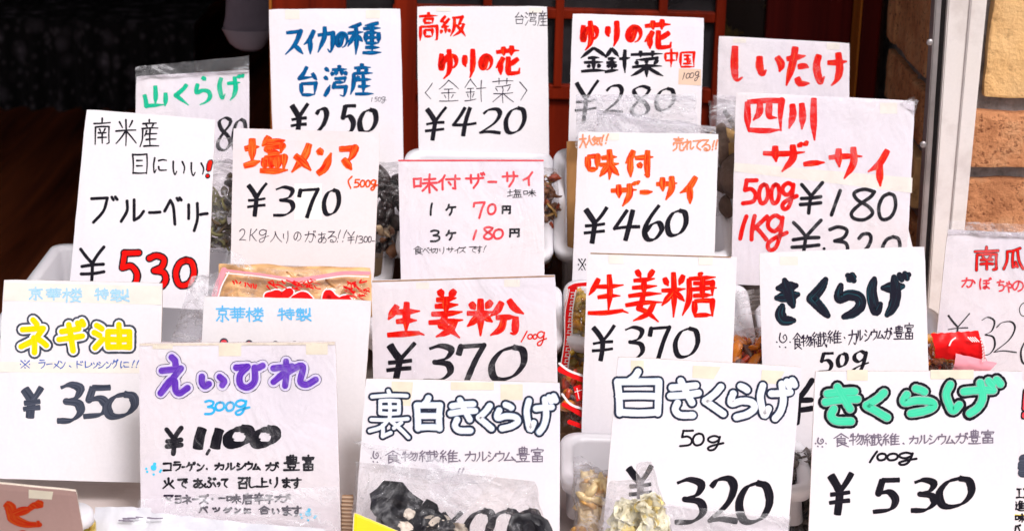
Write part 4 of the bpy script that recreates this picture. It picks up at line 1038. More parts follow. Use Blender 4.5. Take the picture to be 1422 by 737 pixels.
s.text('note_lettering', g, [('コ', 100, 473, 136, 507), ('ラ', 138, 468, 172, 507), ('ー', 172, 486, 188, 494), ('ゲ', 188, 470, 228, 507), ('ン', 230, 476, 262, 507), ('.', 266, 494, 274, 502), ('カ', 298, 473, 337, 504), ('ル', 338, 473, 380, 504), ('シ', 382, 473, 418, 504), ('ウ', 413, 468, 447, 504), ('ム', 443, 476, 477, 504), ('が', 493, 470, 547, 507), ('豊', 562, 443, 627, 505), ('富', 633, 443, 682, 505),
 ('火', 98, 530, 147, 575), ('で', 156, 533, 197, 573), ('あ', 216, 533, 257, 573), ('ぶ', 256, 528, 307, 571), ('っ', 307, 546, 322, 568), ('て', 323, 533, 352, 571), ('召', 386, 528, 427, 575), ('し', 428, 528, 457, 571), ('上', 456, 530, 507, 568), ('り', 508, 528, 542, 571), ('ま', 556, 530, 592, 571), ('す', 590, 530, 634, 575)], [(7, BK)], 'pen')
s.text('advice_lettering', g, [('マ', 103, 596, 142, 623), ('ヨ', 146, 598, 172, 630), ('ネ', 173, 596, 212, 634), ('ー', 212, 610, 240, 617), ('ズ', 238, 594, 278, 634), ('.', 286, 608, 296, 618), ('一', 312, 606, 342, 612), ('味', 343, 593, 402, 632), ('唐', 403, 590, 447, 634), ('辛', 448, 588, 492, 634), ('子', 490, 596, 527, 632), ('が', 528, 592, 592, 627),
 ('バ', 236, 640, 275, 668), ('ツ', 290, 644, 320, 664), ('グ', 330, 644, 368, 668), ('ン', 375, 646, 400, 668), ('に', 410, 646, 440, 670), ('合', 466, 638, 512, 672), ('い', 518, 648, 548, 672), ('ま', 556, 638, 597, 677), ('す', 593, 638, 634, 682)], [(6.5, 'pen')], 'pen')
for cx, cy in ((65, 493), (657, 668)):
    i_ = Ink(s.pl)
    i_.disc(190 + cx / 2.76, 470 + cy / 2.76, 4.2, INK['cyanspot']); i_.disc(190 + (cx + 4) / 2.76, 470 + (cy - 14) / 2.76, 2.4, INK['cyanspot'])
    for k in range(5):
        th = R(200 - k * 55); i_.disc(190 + (cx + 30 * math.cos(th)) / 2.76, 470 + (cy + 2 + 24 * abs(math.sin(th)) * (1 if k else .2)) / 2.76, 1.7, INK['cyanspot'])
    i_.build('paw_mark', s.root)
i_ = Ink(s.pl); i_.patch([(194, 476.6), (465, 474.6), (465, 478.6), (194, 479.6)], M['card_edge']); i_.build('edge_strip', s.root)
S_RAY = s

s = Sign('white sign with black-outlined white bubble lettering, standing behind the bag of black fungus', [(508, 525), (778, 531), (777, 765), (490, 765)], -.065, 15, 0, 'paper', th=.005)
g = (500, 520, 3.397)
s.tapes([[(544, 529), (574, 530), (570, 563), (543, 562)], (626, 530, 686, 541), (695, 533, 726, 555)], 'tape')
s.text('name_lettering', g, [('裏', 28, 56, 247, 312)], [(36, 'navy'), (19, 'bluegrey'), (15, 'white')])
s.text('name_lettering', g, [('白', 244, 84, 402, 276), ('き', 404, 94, 568, 286), ('く', 536, 121, 644, 276), ('ら', 622, 116, 768, 276), ('げ', 762, 76, 946, 293)], [(48, 'navy'), (30, 'bluegrey'), (24, 'white')])
s.text('note_lettering', g, [('sun', 50, 358, 102, 414), ('食', 117, 355, 193, 418), ('物', 193, 360, 273, 408), ('繊', 277, 355, 373, 411), ('維', 375, 352, 465, 415), ('.', 466, 398, 476, 408), ('カ', 495, 358, 548, 408), ('ル', 548, 360, 602, 408), ('シ', 603, 360, 643, 408), ('ウ', 638, 357, 683, 408), ('ム', 678, 363, 738, 408), ('豊', 737, 337, 803, 411), ('富', 805, 342, 868, 411), ('!', 458, 438, 474, 472), ('!', 476, 438, 492, 470)], [(5.2, 'penfade')], 'pen')
s.text('price_lettering', g, [('yen', 360, 634, 492, 790), ('0', 488, 626, 632, 800), ('0', 598, 626, 745, 800), ('0', 700, 626, 846, 800)], [(37, BK)], 'nib', .22)

s = Sign('white sign with thin-outlined white bubble lettering and 50g, price 320, three tape marks', [(858, 495), (1113, 509), (1092, 765), (835, 765)], -.065, 15, -1, 'paper', th=.005)
g = (790, 490, 2.983)
s.tapes([[(962, 507), (1001, 509), (991, 526), (961, 524)], [(1058, 513), (1090, 515), (1080, 533), (1056, 531)], (876, 500, 894, 516)], 'tape')
s.text('name_lettering', g, [('白', 179, 54, 394, 270), ('き', 398, 92, 558, 278), ('く', 542, 117, 661, 272), ('ら', 648, 114, 790, 286), ('げ', 770, 91, 956, 291)], [(44, 'navy'), (28.5, 'bluegrey'), (25, 'white')])
s.text('weight_lettering', g, [('5', 456, 315, 518, 388), ('0', 509, 327, 563, 385), ('g', 572, 337, 644, 405)], [(9, BK)])
s.text('yen_lettering', g, [('yen', 238, 455, 352, 640)], [(28, BK)], 'nib')
s.text('price_lettering', g, [('3', 428, 510, 566, 710), ('2', 570, 508, 708, 706), ('0', 694, 524, 842, 710)], [(33, BK)], 'nib', .05)
S_320 = s

s = Sign('white sign with thick black-outlined mint green lettering and 100g, price 530 in black', [(1132, 515), (1421, 515), (1406, 765), (1122, 765)], -.065, 15, -2, 'paper', th=.005)
g = (1120, 500, 3.11)
s.tapes([(1176, 513, 1205, 528), (1292, 513, 1352, 526)], 'tape')
s.text('name_lettering', g, [('き', 52, 84, 248, 292), ('く', 227, 108, 376, 275), ('ら', 388, 91, 578, 258), ('げ', 572, 54, 866, 258)], [(60, BK), (38, 'mintgrey'), (30, 'mint')])
s.text('note_lettering', g, [('sun', 36, 332, 88, 375), ('食', 115, 313, 183, 374), ('物', 183, 313, 248, 367), ('繊', 247, 315, 328, 370), ('維', 327, 313, 403, 367), ('.', 414, 354, 424, 362), ('カ', 442, 323, 483, 361), ('ル', 482, 320, 528, 361), ('シ', 527, 320, 568, 361), ('ウ', 567, 315, 603, 363), ('ム', 600, 323, 643, 361), ('が', 643, 310, 698, 358), ('豊', 698, 298, 753, 360), ('富', 753, 298, 811, 358)], [(5, 'penfade')], 'pen')
s.text('weight_lettering', g, [('1', 268, 387, 309, 443), ('0', 300, 396, 348, 435), ('0', 343, 396, 398, 435), ('g', 395, 392, 479, 454)], [(10, BK)])
s.text('price_lettering', g, [('yen', 87, 474, 206, 676), ('5', 276, 503, 412, 664), ('3', 440, 503, 560, 658), ('0', 562, 496, 722, 642)], [(33, BK)], 'nib', .12)

s = Sign('sliver of white sign with a yellow line at the right edge', [(1417, 528), (1520, 530), (1512, 765), (1402, 765)], -.02, 15, -2, 'paper')
s.text('name_lettering', (0, 0, 1), [('E', 1412, 628, 1448, 664)], [(13, 'slate')])
s.text('tagline_lettering', (0, 0, 1), [('!', 1417, 538, 1430, 582)], [(10, BK), (6, 'redmark')])
s.text('note_lettering', (0, 0, 1), [('エ', 1410, 677, 1420, 691), ('ン', 1420, 677, 1432, 691), ('進', 1408, 694, 1424, 709), ('味', 1409, 712, 1424, 725), ('バ', 1407, 727, 1418, 740)], [(2, BK)], 'pen')
s.text('underline_lettering', (0, 0, 1), [('-', 1405, 713, 1432, 716)], [(3, 'yellow')])

s = Sign('sign in paper tinted pinkish for shade, one dark red brushed character, bottom left corner', [(-70, 664), (106, 681), (121, 770), (-70, 775)], -.22, -14, 8, 'paper_shade_pink')
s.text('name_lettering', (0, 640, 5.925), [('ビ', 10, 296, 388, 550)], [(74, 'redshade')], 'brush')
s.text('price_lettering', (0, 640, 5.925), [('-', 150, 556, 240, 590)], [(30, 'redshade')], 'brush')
s.tapes([[(40, 678), (74, 681), (72, 692), (40, 690)]], 'tape')
# ------------------------------------------------------------------ goods in clear bags
M['film'] = film_mat('film', (.985, .98, .985), (.0, .18), .40, .05, .9, 30, .010)
M['film_milky_glint'] = film_mat('film_milky_glint', (.97, .965, .98), (.05, .46), .55, .06, 1.0, 24, .012, (.5, 1, 1))
M['film_sleeve'] = film_mat('film_sleeve', (.97, .96, .98), (.08, .45), 1.4, .10, 1.0, 30, .010, (.4, 1, 1))

def pillow(name, pl, quad, bulge, mat, parent, n=16, crumple=.004, seed=0, base=.0, both=True, pinch=.55):
    """soft closed bag between four photo points on a plane"""
    c = [pl.loc(*p) for p in quad]
    V = []; F = []
    def P(f, g, side):
        a = [(c[0][q] * (1 - f) + c[1][q] * f) * (1 - g) + (c[3][q] * (1 - f) + c[2][q] * f) * g for q in (0, 1)]
        e = (max(0, 4 * f * (1 - f)) * max(0, 4 * g * (1 - g))) ** pinch
        q = Vector((a[0] * 38, a[1] * 38, seed * 3.3 + side))
        w = crumple * (noise.noise(q) + .6 * abs(noise.noise(q * 2.3)) + .35 * noise.noise(q * 5)) * min(1, e * 3 + .25)
        j = .05 * (1 - e) * noise.noise(Vector((f * 5, g * 5, seed)))
        return pl.pos(a[0] + j * .05, a[1] + j * .05, base + side * bulge * e + w)
    for side in (1, -1):
        for jj in range(n + 1):
            for i in range(n + 1): V.append(P(i / n, jj / n, side))
    m = (n + 1) ** 2
    for jj in range(n):
        for i in range(n):
            k = jj * (n + 1) + i
            F.append((k, k + n + 1, k + n + 2, k + 1))
            if both: F.append((m + k, m + k + 1, m + k + n + 2, m + k + n + 1))
    return mesh_obj(name, V, F, mat, parent, smooth=True)

def chunks(name, pl, quad, depth, count, size, mats, parent, seed=1, kind='lump', squash=.6, base=0.0, amp=.35, fill=.92, face=0.0):
    """loose pieces inside a bag: lump, flake, strip, cap"""
    c = [pl.loc(*p) for p in quad]; r = random.Random(seed)
    V = []; F = []; mi = []; 
    sph = bmesh.new(); bmesh.ops.create_icosphere(sph, subdivisions=2, radius=1.0)
    sv = [v.co.copy() for v in sph.verts]; sf = [tuple(v.index for v in f.verts) for f in sph.faces]; sph.free()
    for q in range(count):
        f, g = (.5 + (r.random() - .5) * fill), (.5 + (r.random() - .5) * fill)
        a = [(c[0][t] * (1 - f) + c[1][t] * f) * (1 - g) + (c[3][t] * (1 - f) + c[2][t] * f) * g for t in (0, 1)]
        o = pl.pos(a[0], a[1], base + r.uniform(-depth, depth))
        rot = Matrix.Rotation(r.uniform(0, 6.28), 3, 'X') @ Matrix.Rotation(r.uniform(0, 6.28), 3, 'Y') @ Matrix.Rotation(r.uniform(0, 6.28), 3, 'Z')
        if face:                                  # lies roughly flat, its upper side to the reader
            rot = Matrix((pl.u, pl.v, pl.n)).transposed() @ Matrix.Rotation(r.uniform(-face, face), 3, 'X') @ Matrix.Rotation(r.uniform(-face, face), 3, 'Y') @ Matrix.Rotation(r.uniform(0, 6.28), 3, 'Z')
        s_ = size * r.uniform(.6, 1.3); m_ = r.randrange(len(mats)); sd = r.uniform(0, 99)
        b0 = len(V)
        if kind == 'lump':
            for v in sv:
                d = 1 + amp * noise.noise(v * 1.6 + Vector((sd, 0, 0))) + amp * .5 * noise.noise(v * 4 + Vector((0, sd, 0)))
                p = Vector((v.x, v.y * squash, v.z * (squash + .2))) * d * s_; V.append(o + rot @ p)
            for t in sf: F.append(tuple(b0 + k for k in t)); mi.append(m_)
        elif kind == 'cap':                       # dried mushroom: dome with a rolled-in rim
            rings = [(0, .62), (.45, .55), (.8, .30), (.98, .0), (.92, -.16), (.70, -.10), (.3, -.04), (.0, -.02)]
            nseg = 16
            for (rr, zz) in rings:
                for k in range(nseg):
                    th = 2 * math.pi * k / nseg
                    w = 1 + .16 * noise.noise(Vector((math.cos(th) * 1.3, math.sin(th) * 1.3, sd)))
                    wr = .06 * noise.noise(Vector((math.cos(th) * rr * 5, math.sin(th) * rr * 5, sd + 7)))
                    V.append(o + rot @ (Vector((rr * w * math.cos(th), rr * w * math.sin(th), zz + wr)) * s_))
            for j in range(len(rings) - 1):
                for k in range(nseg):
                    F.append((b0 + j * nseg + k, b0 + j * nseg + (k + 1) % nseg, b0 + (j + 1) * nseg + (k + 1) % nseg, b0 + (j + 1) * nseg + k)); mi.append(0 if j < 4 else len(mats) - 1)
        elif kind == 'flake':                     # curled leaf of fungus, dark above, pale below
            nr, nseg = 6, 18
            def fl_(rr, th, off_):
                w = 1 + .45 * noise.noise(Vector((math.cos(th) * 1.2, math.sin(th) * 1.2, sd))) + .15 * noise.noise(Vector((math.cos(th) * 3, math.sin(th) * 3, sd)))
                x, y = rr * w * math.cos(th), rr * w * math.sin(th)
                z = .55 * amp * 2 * noise.noise(Vector((x * 1.3 + sd, y * 1.3, 0))) + .6 * amp * x * x + .22 * rr * noise.noise(Vector((x * 4, y * 4, sd)))
                return o + rot @ (Vector((x, y, z + off_)) * s_)
            for side, of in ((0, .02), (1, -.02)):
                b1 = len(V); V.append(fl_(0, 0, of))
                for j in range(1, nr + 1):
                    for k in range(nseg): V.append(fl_(j / nr, 2 * math.pi * k / nseg, of if j < nr else of * .2))
                for k in range(nseg):
                    t = (b1, b1 + 1 + k, b1 + 1 + (k + 1) % nseg); F.append(t if side == 0 else t[::-1]); mi.append(side if len(mats) > 1 else 0)
                for j in range(nr - 1):
                    for k in range(nseg):
                        p0 = b1 + 1 + j * nseg; t = (p0 + k, p0 + nseg + k, p0 + nseg + (k + 1) % nseg, p0 + (k + 1) % nseg)
                        F.append(t if side == 0 else t[::-1]); mi.append(side if len(mats) > 1 else 0)
        elif kind == 'strip':
            nn_ = 9; L_ = s_ * 2.4; wd = s_ * .32
            ph = r.uniform(0, 6)
            for k in range(nn_):
                t = k / (nn_ - 1) - .5
                ctr = Vector((t * L_, .35 * s_ * math.sin(t * 6 + ph), .3 * s_ * math.cos(t * 5 + ph)))
                for e in range(5):
                    th = 2 * math.pi * e / 5; V.append(o + rot @ (ctr + Vector((0, wd * math.cos(th), wd * .5 * math.sin(th))) * (1 - abs(t) * .9)))
            for k in range(nn_ - 1):
                for e in range(5): F.append((b0 + k * 5 + e, b0 + k * 5 + (e + 1) % 5, b0 + (k + 1) * 5 + (e + 1) % 5, b0 + (k + 1) * 5 + e)); mi.append(m_)
    return mesh_obj(name, V, F, mats, parent, mi, smooth=True)

def sheet(name, pl, pts, mat, parent, n=18, crumple=.004, seed=0, base=.004, fold=.0):
    """loose crinkled film or paper, four corners in photo pixels"""
    c = [pl.loc(*p) for p in pts]; V = []; F = []
    for j in range(n + 1):
        for i in range(n + 1):
            f, g = i / n, j / n
            a = [(c[0][q] * (1 - f) + c[1][q] * f) * (1 - g) + (c[3][q] * (1 - f) + c[2][q] * f) * g for q in (0, 1)]
            q = Vector((a[0] * 30, a[1] * 30, seed * 5.1))
            w = crumple * (noise.noise(q) + .8 * abs(noise.noise(q * 2.2)) + .4 * noise.noise(q * 5.5)) + fold * math.sin(g * math.pi)
            ed = .0012 * noise.noise(Vector((i * .8, j * .8, seed)))
            V.append(pl.pos(a[0] + ed, a[1] + ed, base + w))
    for j in range(n):
        for i in range(n):
            k = j * (n + 1) + i; F.append((k, k + n + 1, k + n + 2, k + 1))
    return mesh_obj(name, V, F, mat, parent, smooth=True)

def food(name, col, rough=.5, var=.35, ns=60, coat=0.0, bstr=.5):
    m = plain_mat(name, col, rough, .5, var, ns, bstr, 140, bdist=.003)
    b = m.node_tree.nodes['Principled BSDF']; b.inputs['Coat Weight'].default_value = coat; b.inputs['Coat Roughness'].default_value = .08
    return m
F_ = dict(
 herb=food('herb', (.22, .20, .09), .7), herb2=food('herb_dark', (.12, .08, .045), .7),
 prune=food('prune', (.030, .018, .018), .35, .4, 60, .4), prune2=food('prune_brown', (.20, .09, .045), .45), prunec=food('seed_cream', (.62, .45, .28), .5),
 lily=food('lily_brown', (.18, .07, .03), .55), lily2=food('lily_red', (.38, .06, .02), .5), lily3=food('lily_gold', (.40, .22, .06), .5),
 shii=food('shiitake_cap', (.16, .10, .075), .8, .4, 40, 0, 1.0), gill=food('shiitake_gill', (.58, .36, .14), .8),
 menma=food('bamboo_tan', (.80, .44, .20), .35, .35, 55, .4), menma2=food('bamboo_pale', (.82, .55, .28), .35, .2, 40, .4),
 pick=food('pickle_yellow', (.70, .46, .06), .3, .3, 40, .6), pick2=food('pickle_olive', (.40, .29, .06), .3, .3, 40, .6), pick3=food('pickle_amber', (.74, .36, .03), .3, .3, 40, .6),
 chili=food('pickle_red', (.72, .06, .01), .25, .3, 40, .8), orange=food('pickle_orange', (.86, .24, .01), .25, .25, 40, .8), dark=food('pickle_dark', (.12, .03, .012), .25, .3, 40, .8),
 black=food('fungus_black', (.010, .009, .014), .42, .4, 50, .0, .25), cream=food('fungus_cream', (.78, .68, .58), .7, .25, 80),
 brownf=food('fungus_brown', (.055, .038, .032), .6, .5, 80), greyf=food('fungus_grey', (.16, .13, .12), .6, .4, 80),
 silver=food('silver_ear', (.92, .84, .62), .5, .12, 50), silver2=food('silver_ear_gold', (.90, .68, .26), .5, .2, 50), silver3=food('silver_ear_pale', (.93, .90, .79), .5, .08, 50),
 ging=food('sugared_ginger', (.90, .66, .36), .5, .2, 200, .3, 1.0), ging2=food('sugared_ginger_amber', (.80, .44, .12), .45, .25, 200, .3, 1.0),
)
M['print_red'] = ink_mat('print_red', (.78, .01, .012), (.80, .02, .02), .1, 0, .25)
M['print_pink'] = ink_mat('print_pink', (.82, .30, .36), (.84, .42, .46), .4, 0, .3)
M['print_white'] = ink_mat('print_white', (.86, .82, .83), (.88, .85, .86), .1, 0, .3)
BAGS = 'clear bags of dried food between the signs'

def bag(label, quad, Y, lean, bulge, parts, film='film', top=None, seed=1, cat='food bag', name='food_bag', crumple=.005, yaw=0):
    pl = Plane3((quad[2][0] + quad[3][0]) / 2, (quad[2][1] + quad[3][1]) / 2, Y, lean, yaw)
    t = thing(name, label, cat, pl.P, BAGS)
    for i, (kind, q, dep, cnt, size, mats, kw) in enumerate(parts):
        if kind == 'core': pillow('contents', pl, q or quad, dep, F_[mats[0]], t, 22, size, seed + 50 + i, **kw); continue
        chunks('contents', pl, q or quad, dep, cnt, size, [F_[m] for m in mats], t, seed + i * 7, kind, **kw)
    pillow('film', pl, quad, bulge, M[film], t, 18, crumple, seed)
    if top: sheet('bag_mouth', pl, top, M['film_milky_glint'], t, 14, .006, seed + 3, .0)
    return t, pl

# between the tall left sign and the square sign: dried herbs
bag('clear bag of olive dried stems beside the tall blueberry sign', [(286, 222), (330, 222), (334, 352), (284, 350)], .40, 12, .014,
    [('strip', [(290, 272), (318, 268), (320, 345), (290, 345)], .008, 46, .010, ['herb', 'herb2', 'herb'], {}), ('lump', [(306, 240), (330, 235), (330, 345), (308, 345)], .006, 14, .006, ['prune', 'herb2'], {})],
    top=[(288, 190), (326, 192), (330, 226), (286, 226)], seed=2, film='film_milky_glint')
# dark glossy bag between the square sign and the glossy sign
bag('clear bag of dark glossy dried fruit with brown pieces, between two third row signs', [(508, 226), (572, 224), (570, 358), (506, 358)], .42, 12, .020,
    [('lump', [(512, 232), (566, 232), (564, 354), (512, 354)], .014, 70, .0095, ['prune', 'prune', 'prune', 'prune2', 'prune'], {'squash': .5}), ('lump', [(524, 300), (545, 300), (545, 335), (524, 335)], .016, 5, .008, ['prunec'], {'squash': .3, 'base': .006})],
    seed=5)
# brown-red bag left of the bin wall
bag('clear bag of red and brown dried flowers, tight against a bin wall', [(738, 232), (776, 234), (774, 372), (738, 372)], .44, 12, .016,
    [('strip', [(742, 240), (770, 240), (770, 368), (742, 368)], .012, 90, .010, ['lily', 'lily2', 'lily', 'lily3'], {}), ('lump', [(742, 240), (772, 240), (770, 368), (742, 368)], .010, 40, .006, ['lily', 'lily', 'lily2'], {})], seed=8)
# shiitake
bag('clear bag of dried shiitake mushrooms beside the big two-priced sign', [(984, 160), (1040, 160), (1042, 300), (986, 300)], .46, 12, .022,
    [('cap', [(996, 190), (1032, 190), (1032, 290), (998, 290)], .012, 14, .019, ['shii', 'gill'], {}), ('cap', [(1000, 182), (1012, 186), (1014, 210), (1000, 210)], .016, 2, .024, ['shii', 'gill'], {'base': .012}), ('cap', [(1010, 236), (1020, 236), (1020, 262), (1010, 262)], .014, 2, .02, ['shii', 'gill'], {'base': .012})],
    top=[(984, 140), (1042, 140), (1044, 170), (986, 165)], seed=11)
# clear empty-topped bags in front of the sign priced 280
for k, (q, sd, lab) in enumerate((([(800, 132), (966, 131), (970, 200), (800, 206)], 21, 'upper flat clear bag lying over the price of the 280 sign'),
                                   ([(829, 152), (994, 176), (1000, 232), (828, 215)], 22, 'lower flat clear bag lying behind the top edge of the 460 sign'))):
    pl = Plane3(900, q[2][1], .48 - .035 * k, 16); t = thing('food_bag', lab, 'plastic bag', pl.P, BAGS)
    pillow('film', pl, q, .006, M['film_milky_glint'], t, 20, .007, sd)
    sheet('bag_seal', pl, [q[0], q[1], (q[1][0], q[1][1] + 9), (q[0][0], q[0][1] + 9)], M['film_sleeve'], t, 10, .002, sd, .004)
# small bag edge with a brown backing left of the 460 sign
pl = Plane3(794, 345, .47, 14)
bd = board('cardboard_box', pl, [(787, 196), (830, 196), (830, 348), (788, 348)], .02, [wood_mat('box_card', (.36, .17, .06), (.50, .26, .10), (40, 40, 1.5), .7), M['card_brown']], None)
tag(bd, 'brown wooden slab standing under the 280 sign beside a bin wall', 'board')
# crumpled empty film beside the far left bin
pl = Plane3(265, 478, .13, 14); t = thing('food_bag', 'crumpled clear film between the yellow lettered and pale blue topped signs', 'plastic bag', pl.P, BAGS)
pillow('film', pl, [(266, 384), (306, 378), (290, 480), (236, 478)], .008, M['film_milky_glint'], t, 16, .010, 61)
# menma pouch
mq = [(308, 366), (512, 372), (522, 470), (300, 470)]
t, pl = bag('pouch of tan bamboo shoots with pink border and red print', mq, .19, 20, .016,
    [('core', [(304, 366), (514, 372), (522, 440), (300, 440)], .011, 0, .006, ['menma'], {'pinch': .3}), ('strip', [(326, 391), (500, 397), (508, 430), (314, 430)], .0015, 110, .011, ['menma', 'menma2', 'menma'], {'base': .0048, 'face': .22})], seed=14, crumple=.004, name='food_pouch')
pl2 = pl
i_ = Ink(pl2); Zp = .0205
def edge_band(pts_a, m, w): i_.stroke(pts_a, True, w, 'marker', m, Zp)
edge_band([(301, 415), (307, 395), (315, 376)], M['print_pink'], 8); edge_band([(306, 417), (312, 397), (322, 378)], M['print_white'], 2)
edge_band([(316, 376), (360, 381), (402, 387), (430, 389)], M['print_pink'], 3.0); edge_band([(318, 380), (360, 384), (400, 390)], M['print_white'], 1.6)
edge_band([(404, 390), (440, 386), (478, 380), (514, 380)], M['print_pink'], 5); edge_band([(420, 393), (450, 388), (480, 384), (514, 385)], M['print_white'], 1.6)
i_.build('border_print', t)
i_ = Ink(pl2)
def ghost(pts):
    for dz, w, m in ((0, 15, M['print_white']), (.0005, 11, M['print_red'])): i_.stroke(pts, True, w, 'marker', m, Zp + dz)
ghost([(376, 412), (388, 409), (394, 412), (405, 406)]); ghost([(412, 416), (424, 411), (432, 417)]); ghost([(455, 420), (458, 408), (464, 414), (470, 418)]); ghost([(474, 420), (482, 416), (486, 420)])
for (a, b_) in (((327, 391), (329, 395)), ((331, 390), (333, 394)), ((336, 394), (338, 392)), ((344, 393), (344, 398)), ((347, 394), (350, 398)), ((352, 395), (352, 400)), ((355, 395), (356, 400)), ((359, 396), (358, 401))):
    i_.stroke([a, ((a[0] + b_[0]) / 2 + .6, (a[1] + b_[1]) / 2), b_], True, 2.0, 'marker', M['print_red'], Zp)
rr = random.Random(4)
for k in range(52):
    x = rr.choice([rr.uniform(372, 440), rr.uniform(480, 512)]); y = (386 if x < 450 else 386) + rr.uniform(3, 14 if x < 450 else 28)
    i_.stroke([(x, y), (x + rr.uniform(-5, 6), y + rr.uniform(-3, 4)), (x + rr.uniform(2, 9), y + rr.uniform(-2, 7))], True, rr.uniform(.8, 2.2), 'marker', M['print_red'], Zp)
i_.build('red_print', t)
sheet('film_corner', pl2, [(318, 347), (338, 354), (356, 376), (312, 366)], M['film_milky_glint'], t, 8, .006, 4, .018)

# yellow pickles
t, pl = bag('pack of yellow-olive pickles with red and white printed strip', [(784, 396), (830, 390), (834, 560), (776, 552)], .22, 15, .020,
    [('lump', [(790, 402), (828, 398), (830, 552), (784, 546)], .012, 85, .0095, ['pick', 'pick2', 'pick3', 'pick'], {'squash': .35})], seed=17, name='food_pouch')
i_ = Ink(pl); i_.stroke([(795, 399), (789, 430), (788, 470), (783, 506)], True, 11, 'marker', M['print_red'], .021)
i_.stroke([(799, 401), (794, 432), (793, 470), (788, 507)], True, 1.5, 'marker', M['print_white'], .0215); i_.stroke([(790, 400), (784, 432), (783, 470), (778, 504)], True, 1.2, 'marker', M['print_white'], .0215)
for k in range(13):
    y = 404 + k * 8; x = 794.5 - k * .75
    i_.stroke([(x - 2.6, y), (x + 2.4, y), (x + 2.4, y), (x + 2.4, y + 4), (x + 2.4, y + 4), (x - 2.0, y + 4), (x - 2.0, y + 4), (x - 2.0, y + 7)], True, .9, 'marker', M['print_white'], .0218)
i_.stroke([(790, 398), (800, 394), (822, 392)], True, 5, 'marker', M['print_red'], .021)
i_.build('border_print', t)
# red packs under it
t, pl = bag('stack of glossy red pickle packs under the yellow pickle pack', [(774, 508), (832, 520), (834, 600), (782, 592)], .16, 20, .022,
    [('lump', [(780, 514), (828, 520), (830, 594), (784, 588)], .014, 60, .009, ['chili', 'chili', 'dark', 'orange'], {'squash': .4})], seed=19, name='food_pouch')
i_ = Ink(pl)
for pts, w in (([(778, 512), (796, 520), (816, 528)], 9), ([(782, 560), (800, 570), (818, 582)], 6), ([(790, 584), (806, 590), (820, 598)], 6)): i_.stroke(pts, True, w, 'marker', M['print_red'], .024)
i_.patch([(795, 536), (806, 532), (810, 552), (800, 556)], M['print_red'], .0245); i_.stroke([(800, 538), (803, 552)], True, 1, 'marker', M['print_white'], .0248); i_.stroke([(797, 543), (807, 540)], True, .9, 'marker', M['print_white'], .0248)
for pts in ([(776, 504), (790, 514), (812, 522)], [(780, 546), (792, 560), (814, 568)]): i_.stroke(pts, True, 3, 'marker', M['print_white'], .0242)
i_.build('label_print', t)
# orange pickles between the ginger sign and the tilted sign
bag('clear bag of orange-red pickles between the ginger sign and the tilted sign', [(1004, 462), (1074, 450), (1076, 545), (1004, 545)], .20, 12, .022,
    [('lump', [(1010, 470), (1070, 466), (1070, 540), (1010, 540)], .014, 60, .010, ['orange', 'chili', 'orange', 'dark'], {'squash': .35}), ('lump', [(1026, 472), (1060, 470), (1060, 500), (1026, 500)], .018, 10, .010, ['dark', 'orange'], {'squash': .3, 'base': .006})],
    top=[(1012, 405), (1070, 400), (1074, 466), (1008, 470)], seed=23)
# red packet right of the tilted sign
t, pl = bag('red packet with white key-pattern border over amber pickles, below the right edge sign', [(1276, 462), (1330, 462), (1334, 545), (1270, 545)], .17, 12, .022,
    [('lump', [(1282, 468), (1326, 468), (1328, 530), (1278, 530)], .014, 44, .011, ['orange', 'pick3', 'dark', 'chili'], {'squash': .4})], seed=27, name='food_pouch')
sheet('red_wrapper', pl, [(1286, 458), (1350, 454), (1361, 496), (1292, 492)], M['print_red'], t, 14, .004, 6, .024, .006)
sheet('pink_flap', pl, [(1318, 484), (1374, 497), (1358, 512), (1314, 506)], M['print_pink'], t, 10, .003, 8, .030, .003)
i_ = Ink(pl)
for k in range(8):
    y = 461 + k * 4.2; x = 1352 + 3.2 * math.sin(k / 7 * 2.2)
    i_.stroke([(x - 2.4, y), (x + 2.2, y), (x + 2.2, y), (x + 2.2, y + 2.2), (x + 2.2, y + 2.2), (x - 1.6, y + 2.2), (x - 1.6, y + 2.2), (x - 1.6, y + 4)], True, .8, 'marker', M['print_white'], .037)
for k in range(4): i_.stroke([(1333 + k * 3, 461), (1336 + k * 3, 464), (1339 + k * 3, 467)], True, 1.3, 'marker', M['print_white'], .037)
i_.stroke([(1308, 472), (1311, 466), (1316, 462)], True, 2.0, 'marker', M['print_white'], .036)
i_.build('border_print', t)

# black fungus bag in front
t, pl = bag('clear bag of curled black and cream wood-ear fungus in front of the bubble lettered sign', [(494, 640), (742, 668), (770, 775), (486, 775)], -.125, 24, .030,
    [('flake', [(546, 696), (572, 692), (576, 735), (534, 740)], .004, 7, .021, ['black', 'black'], {'amp': .22, 'base': .004, 'face': .55}),
     ('flake', [(560, 700), (576, 696), (580, 730), (556, 735)], .003, 2, .007, ['cream', 'black'], {'amp': .3, 'base': .013, 'face': .6}),
     ('flake', [(592, 708), (606, 704), (612, 735), (586, 735)], .004, 5, .013, ['black', 'black'], {'amp': .25, 'base': .006, 'face': .55}),
     ('flake', [(590, 730), (640, 734), (650, 765), (580, 765)], .004, 5, .012, ['cream', 'black'], {'amp': .45, 'base': .010, 'face': .6}),
     ('flake', [(604, 724), (626, 724), (630, 745), (600, 745)], .004, 3, .009, ['black', 'cream'], {'amp': .3, 'base': .018, 'face': .6}),
     ('flake', [(726, 722), (740, 718), (744, 750), (726, 755)], .004, 4, .016, ['black', 'black'], {'amp': .25, 'base': .006, 'face': .5}),
     ('flake', [(530, 748), (740, 756), (745, 785), (520, 785)], .006, 16, .018, ['black', 'cream'], {'amp': .3, 'base': -.004, 'face': .6})],
    seed=31, crumple=.010)
sheet('film_flap', pl, [(492, 612), (600, 630), (668, 672), (552, 660)], M['film_milky_glint'], t, 18, .012, 9, .022)
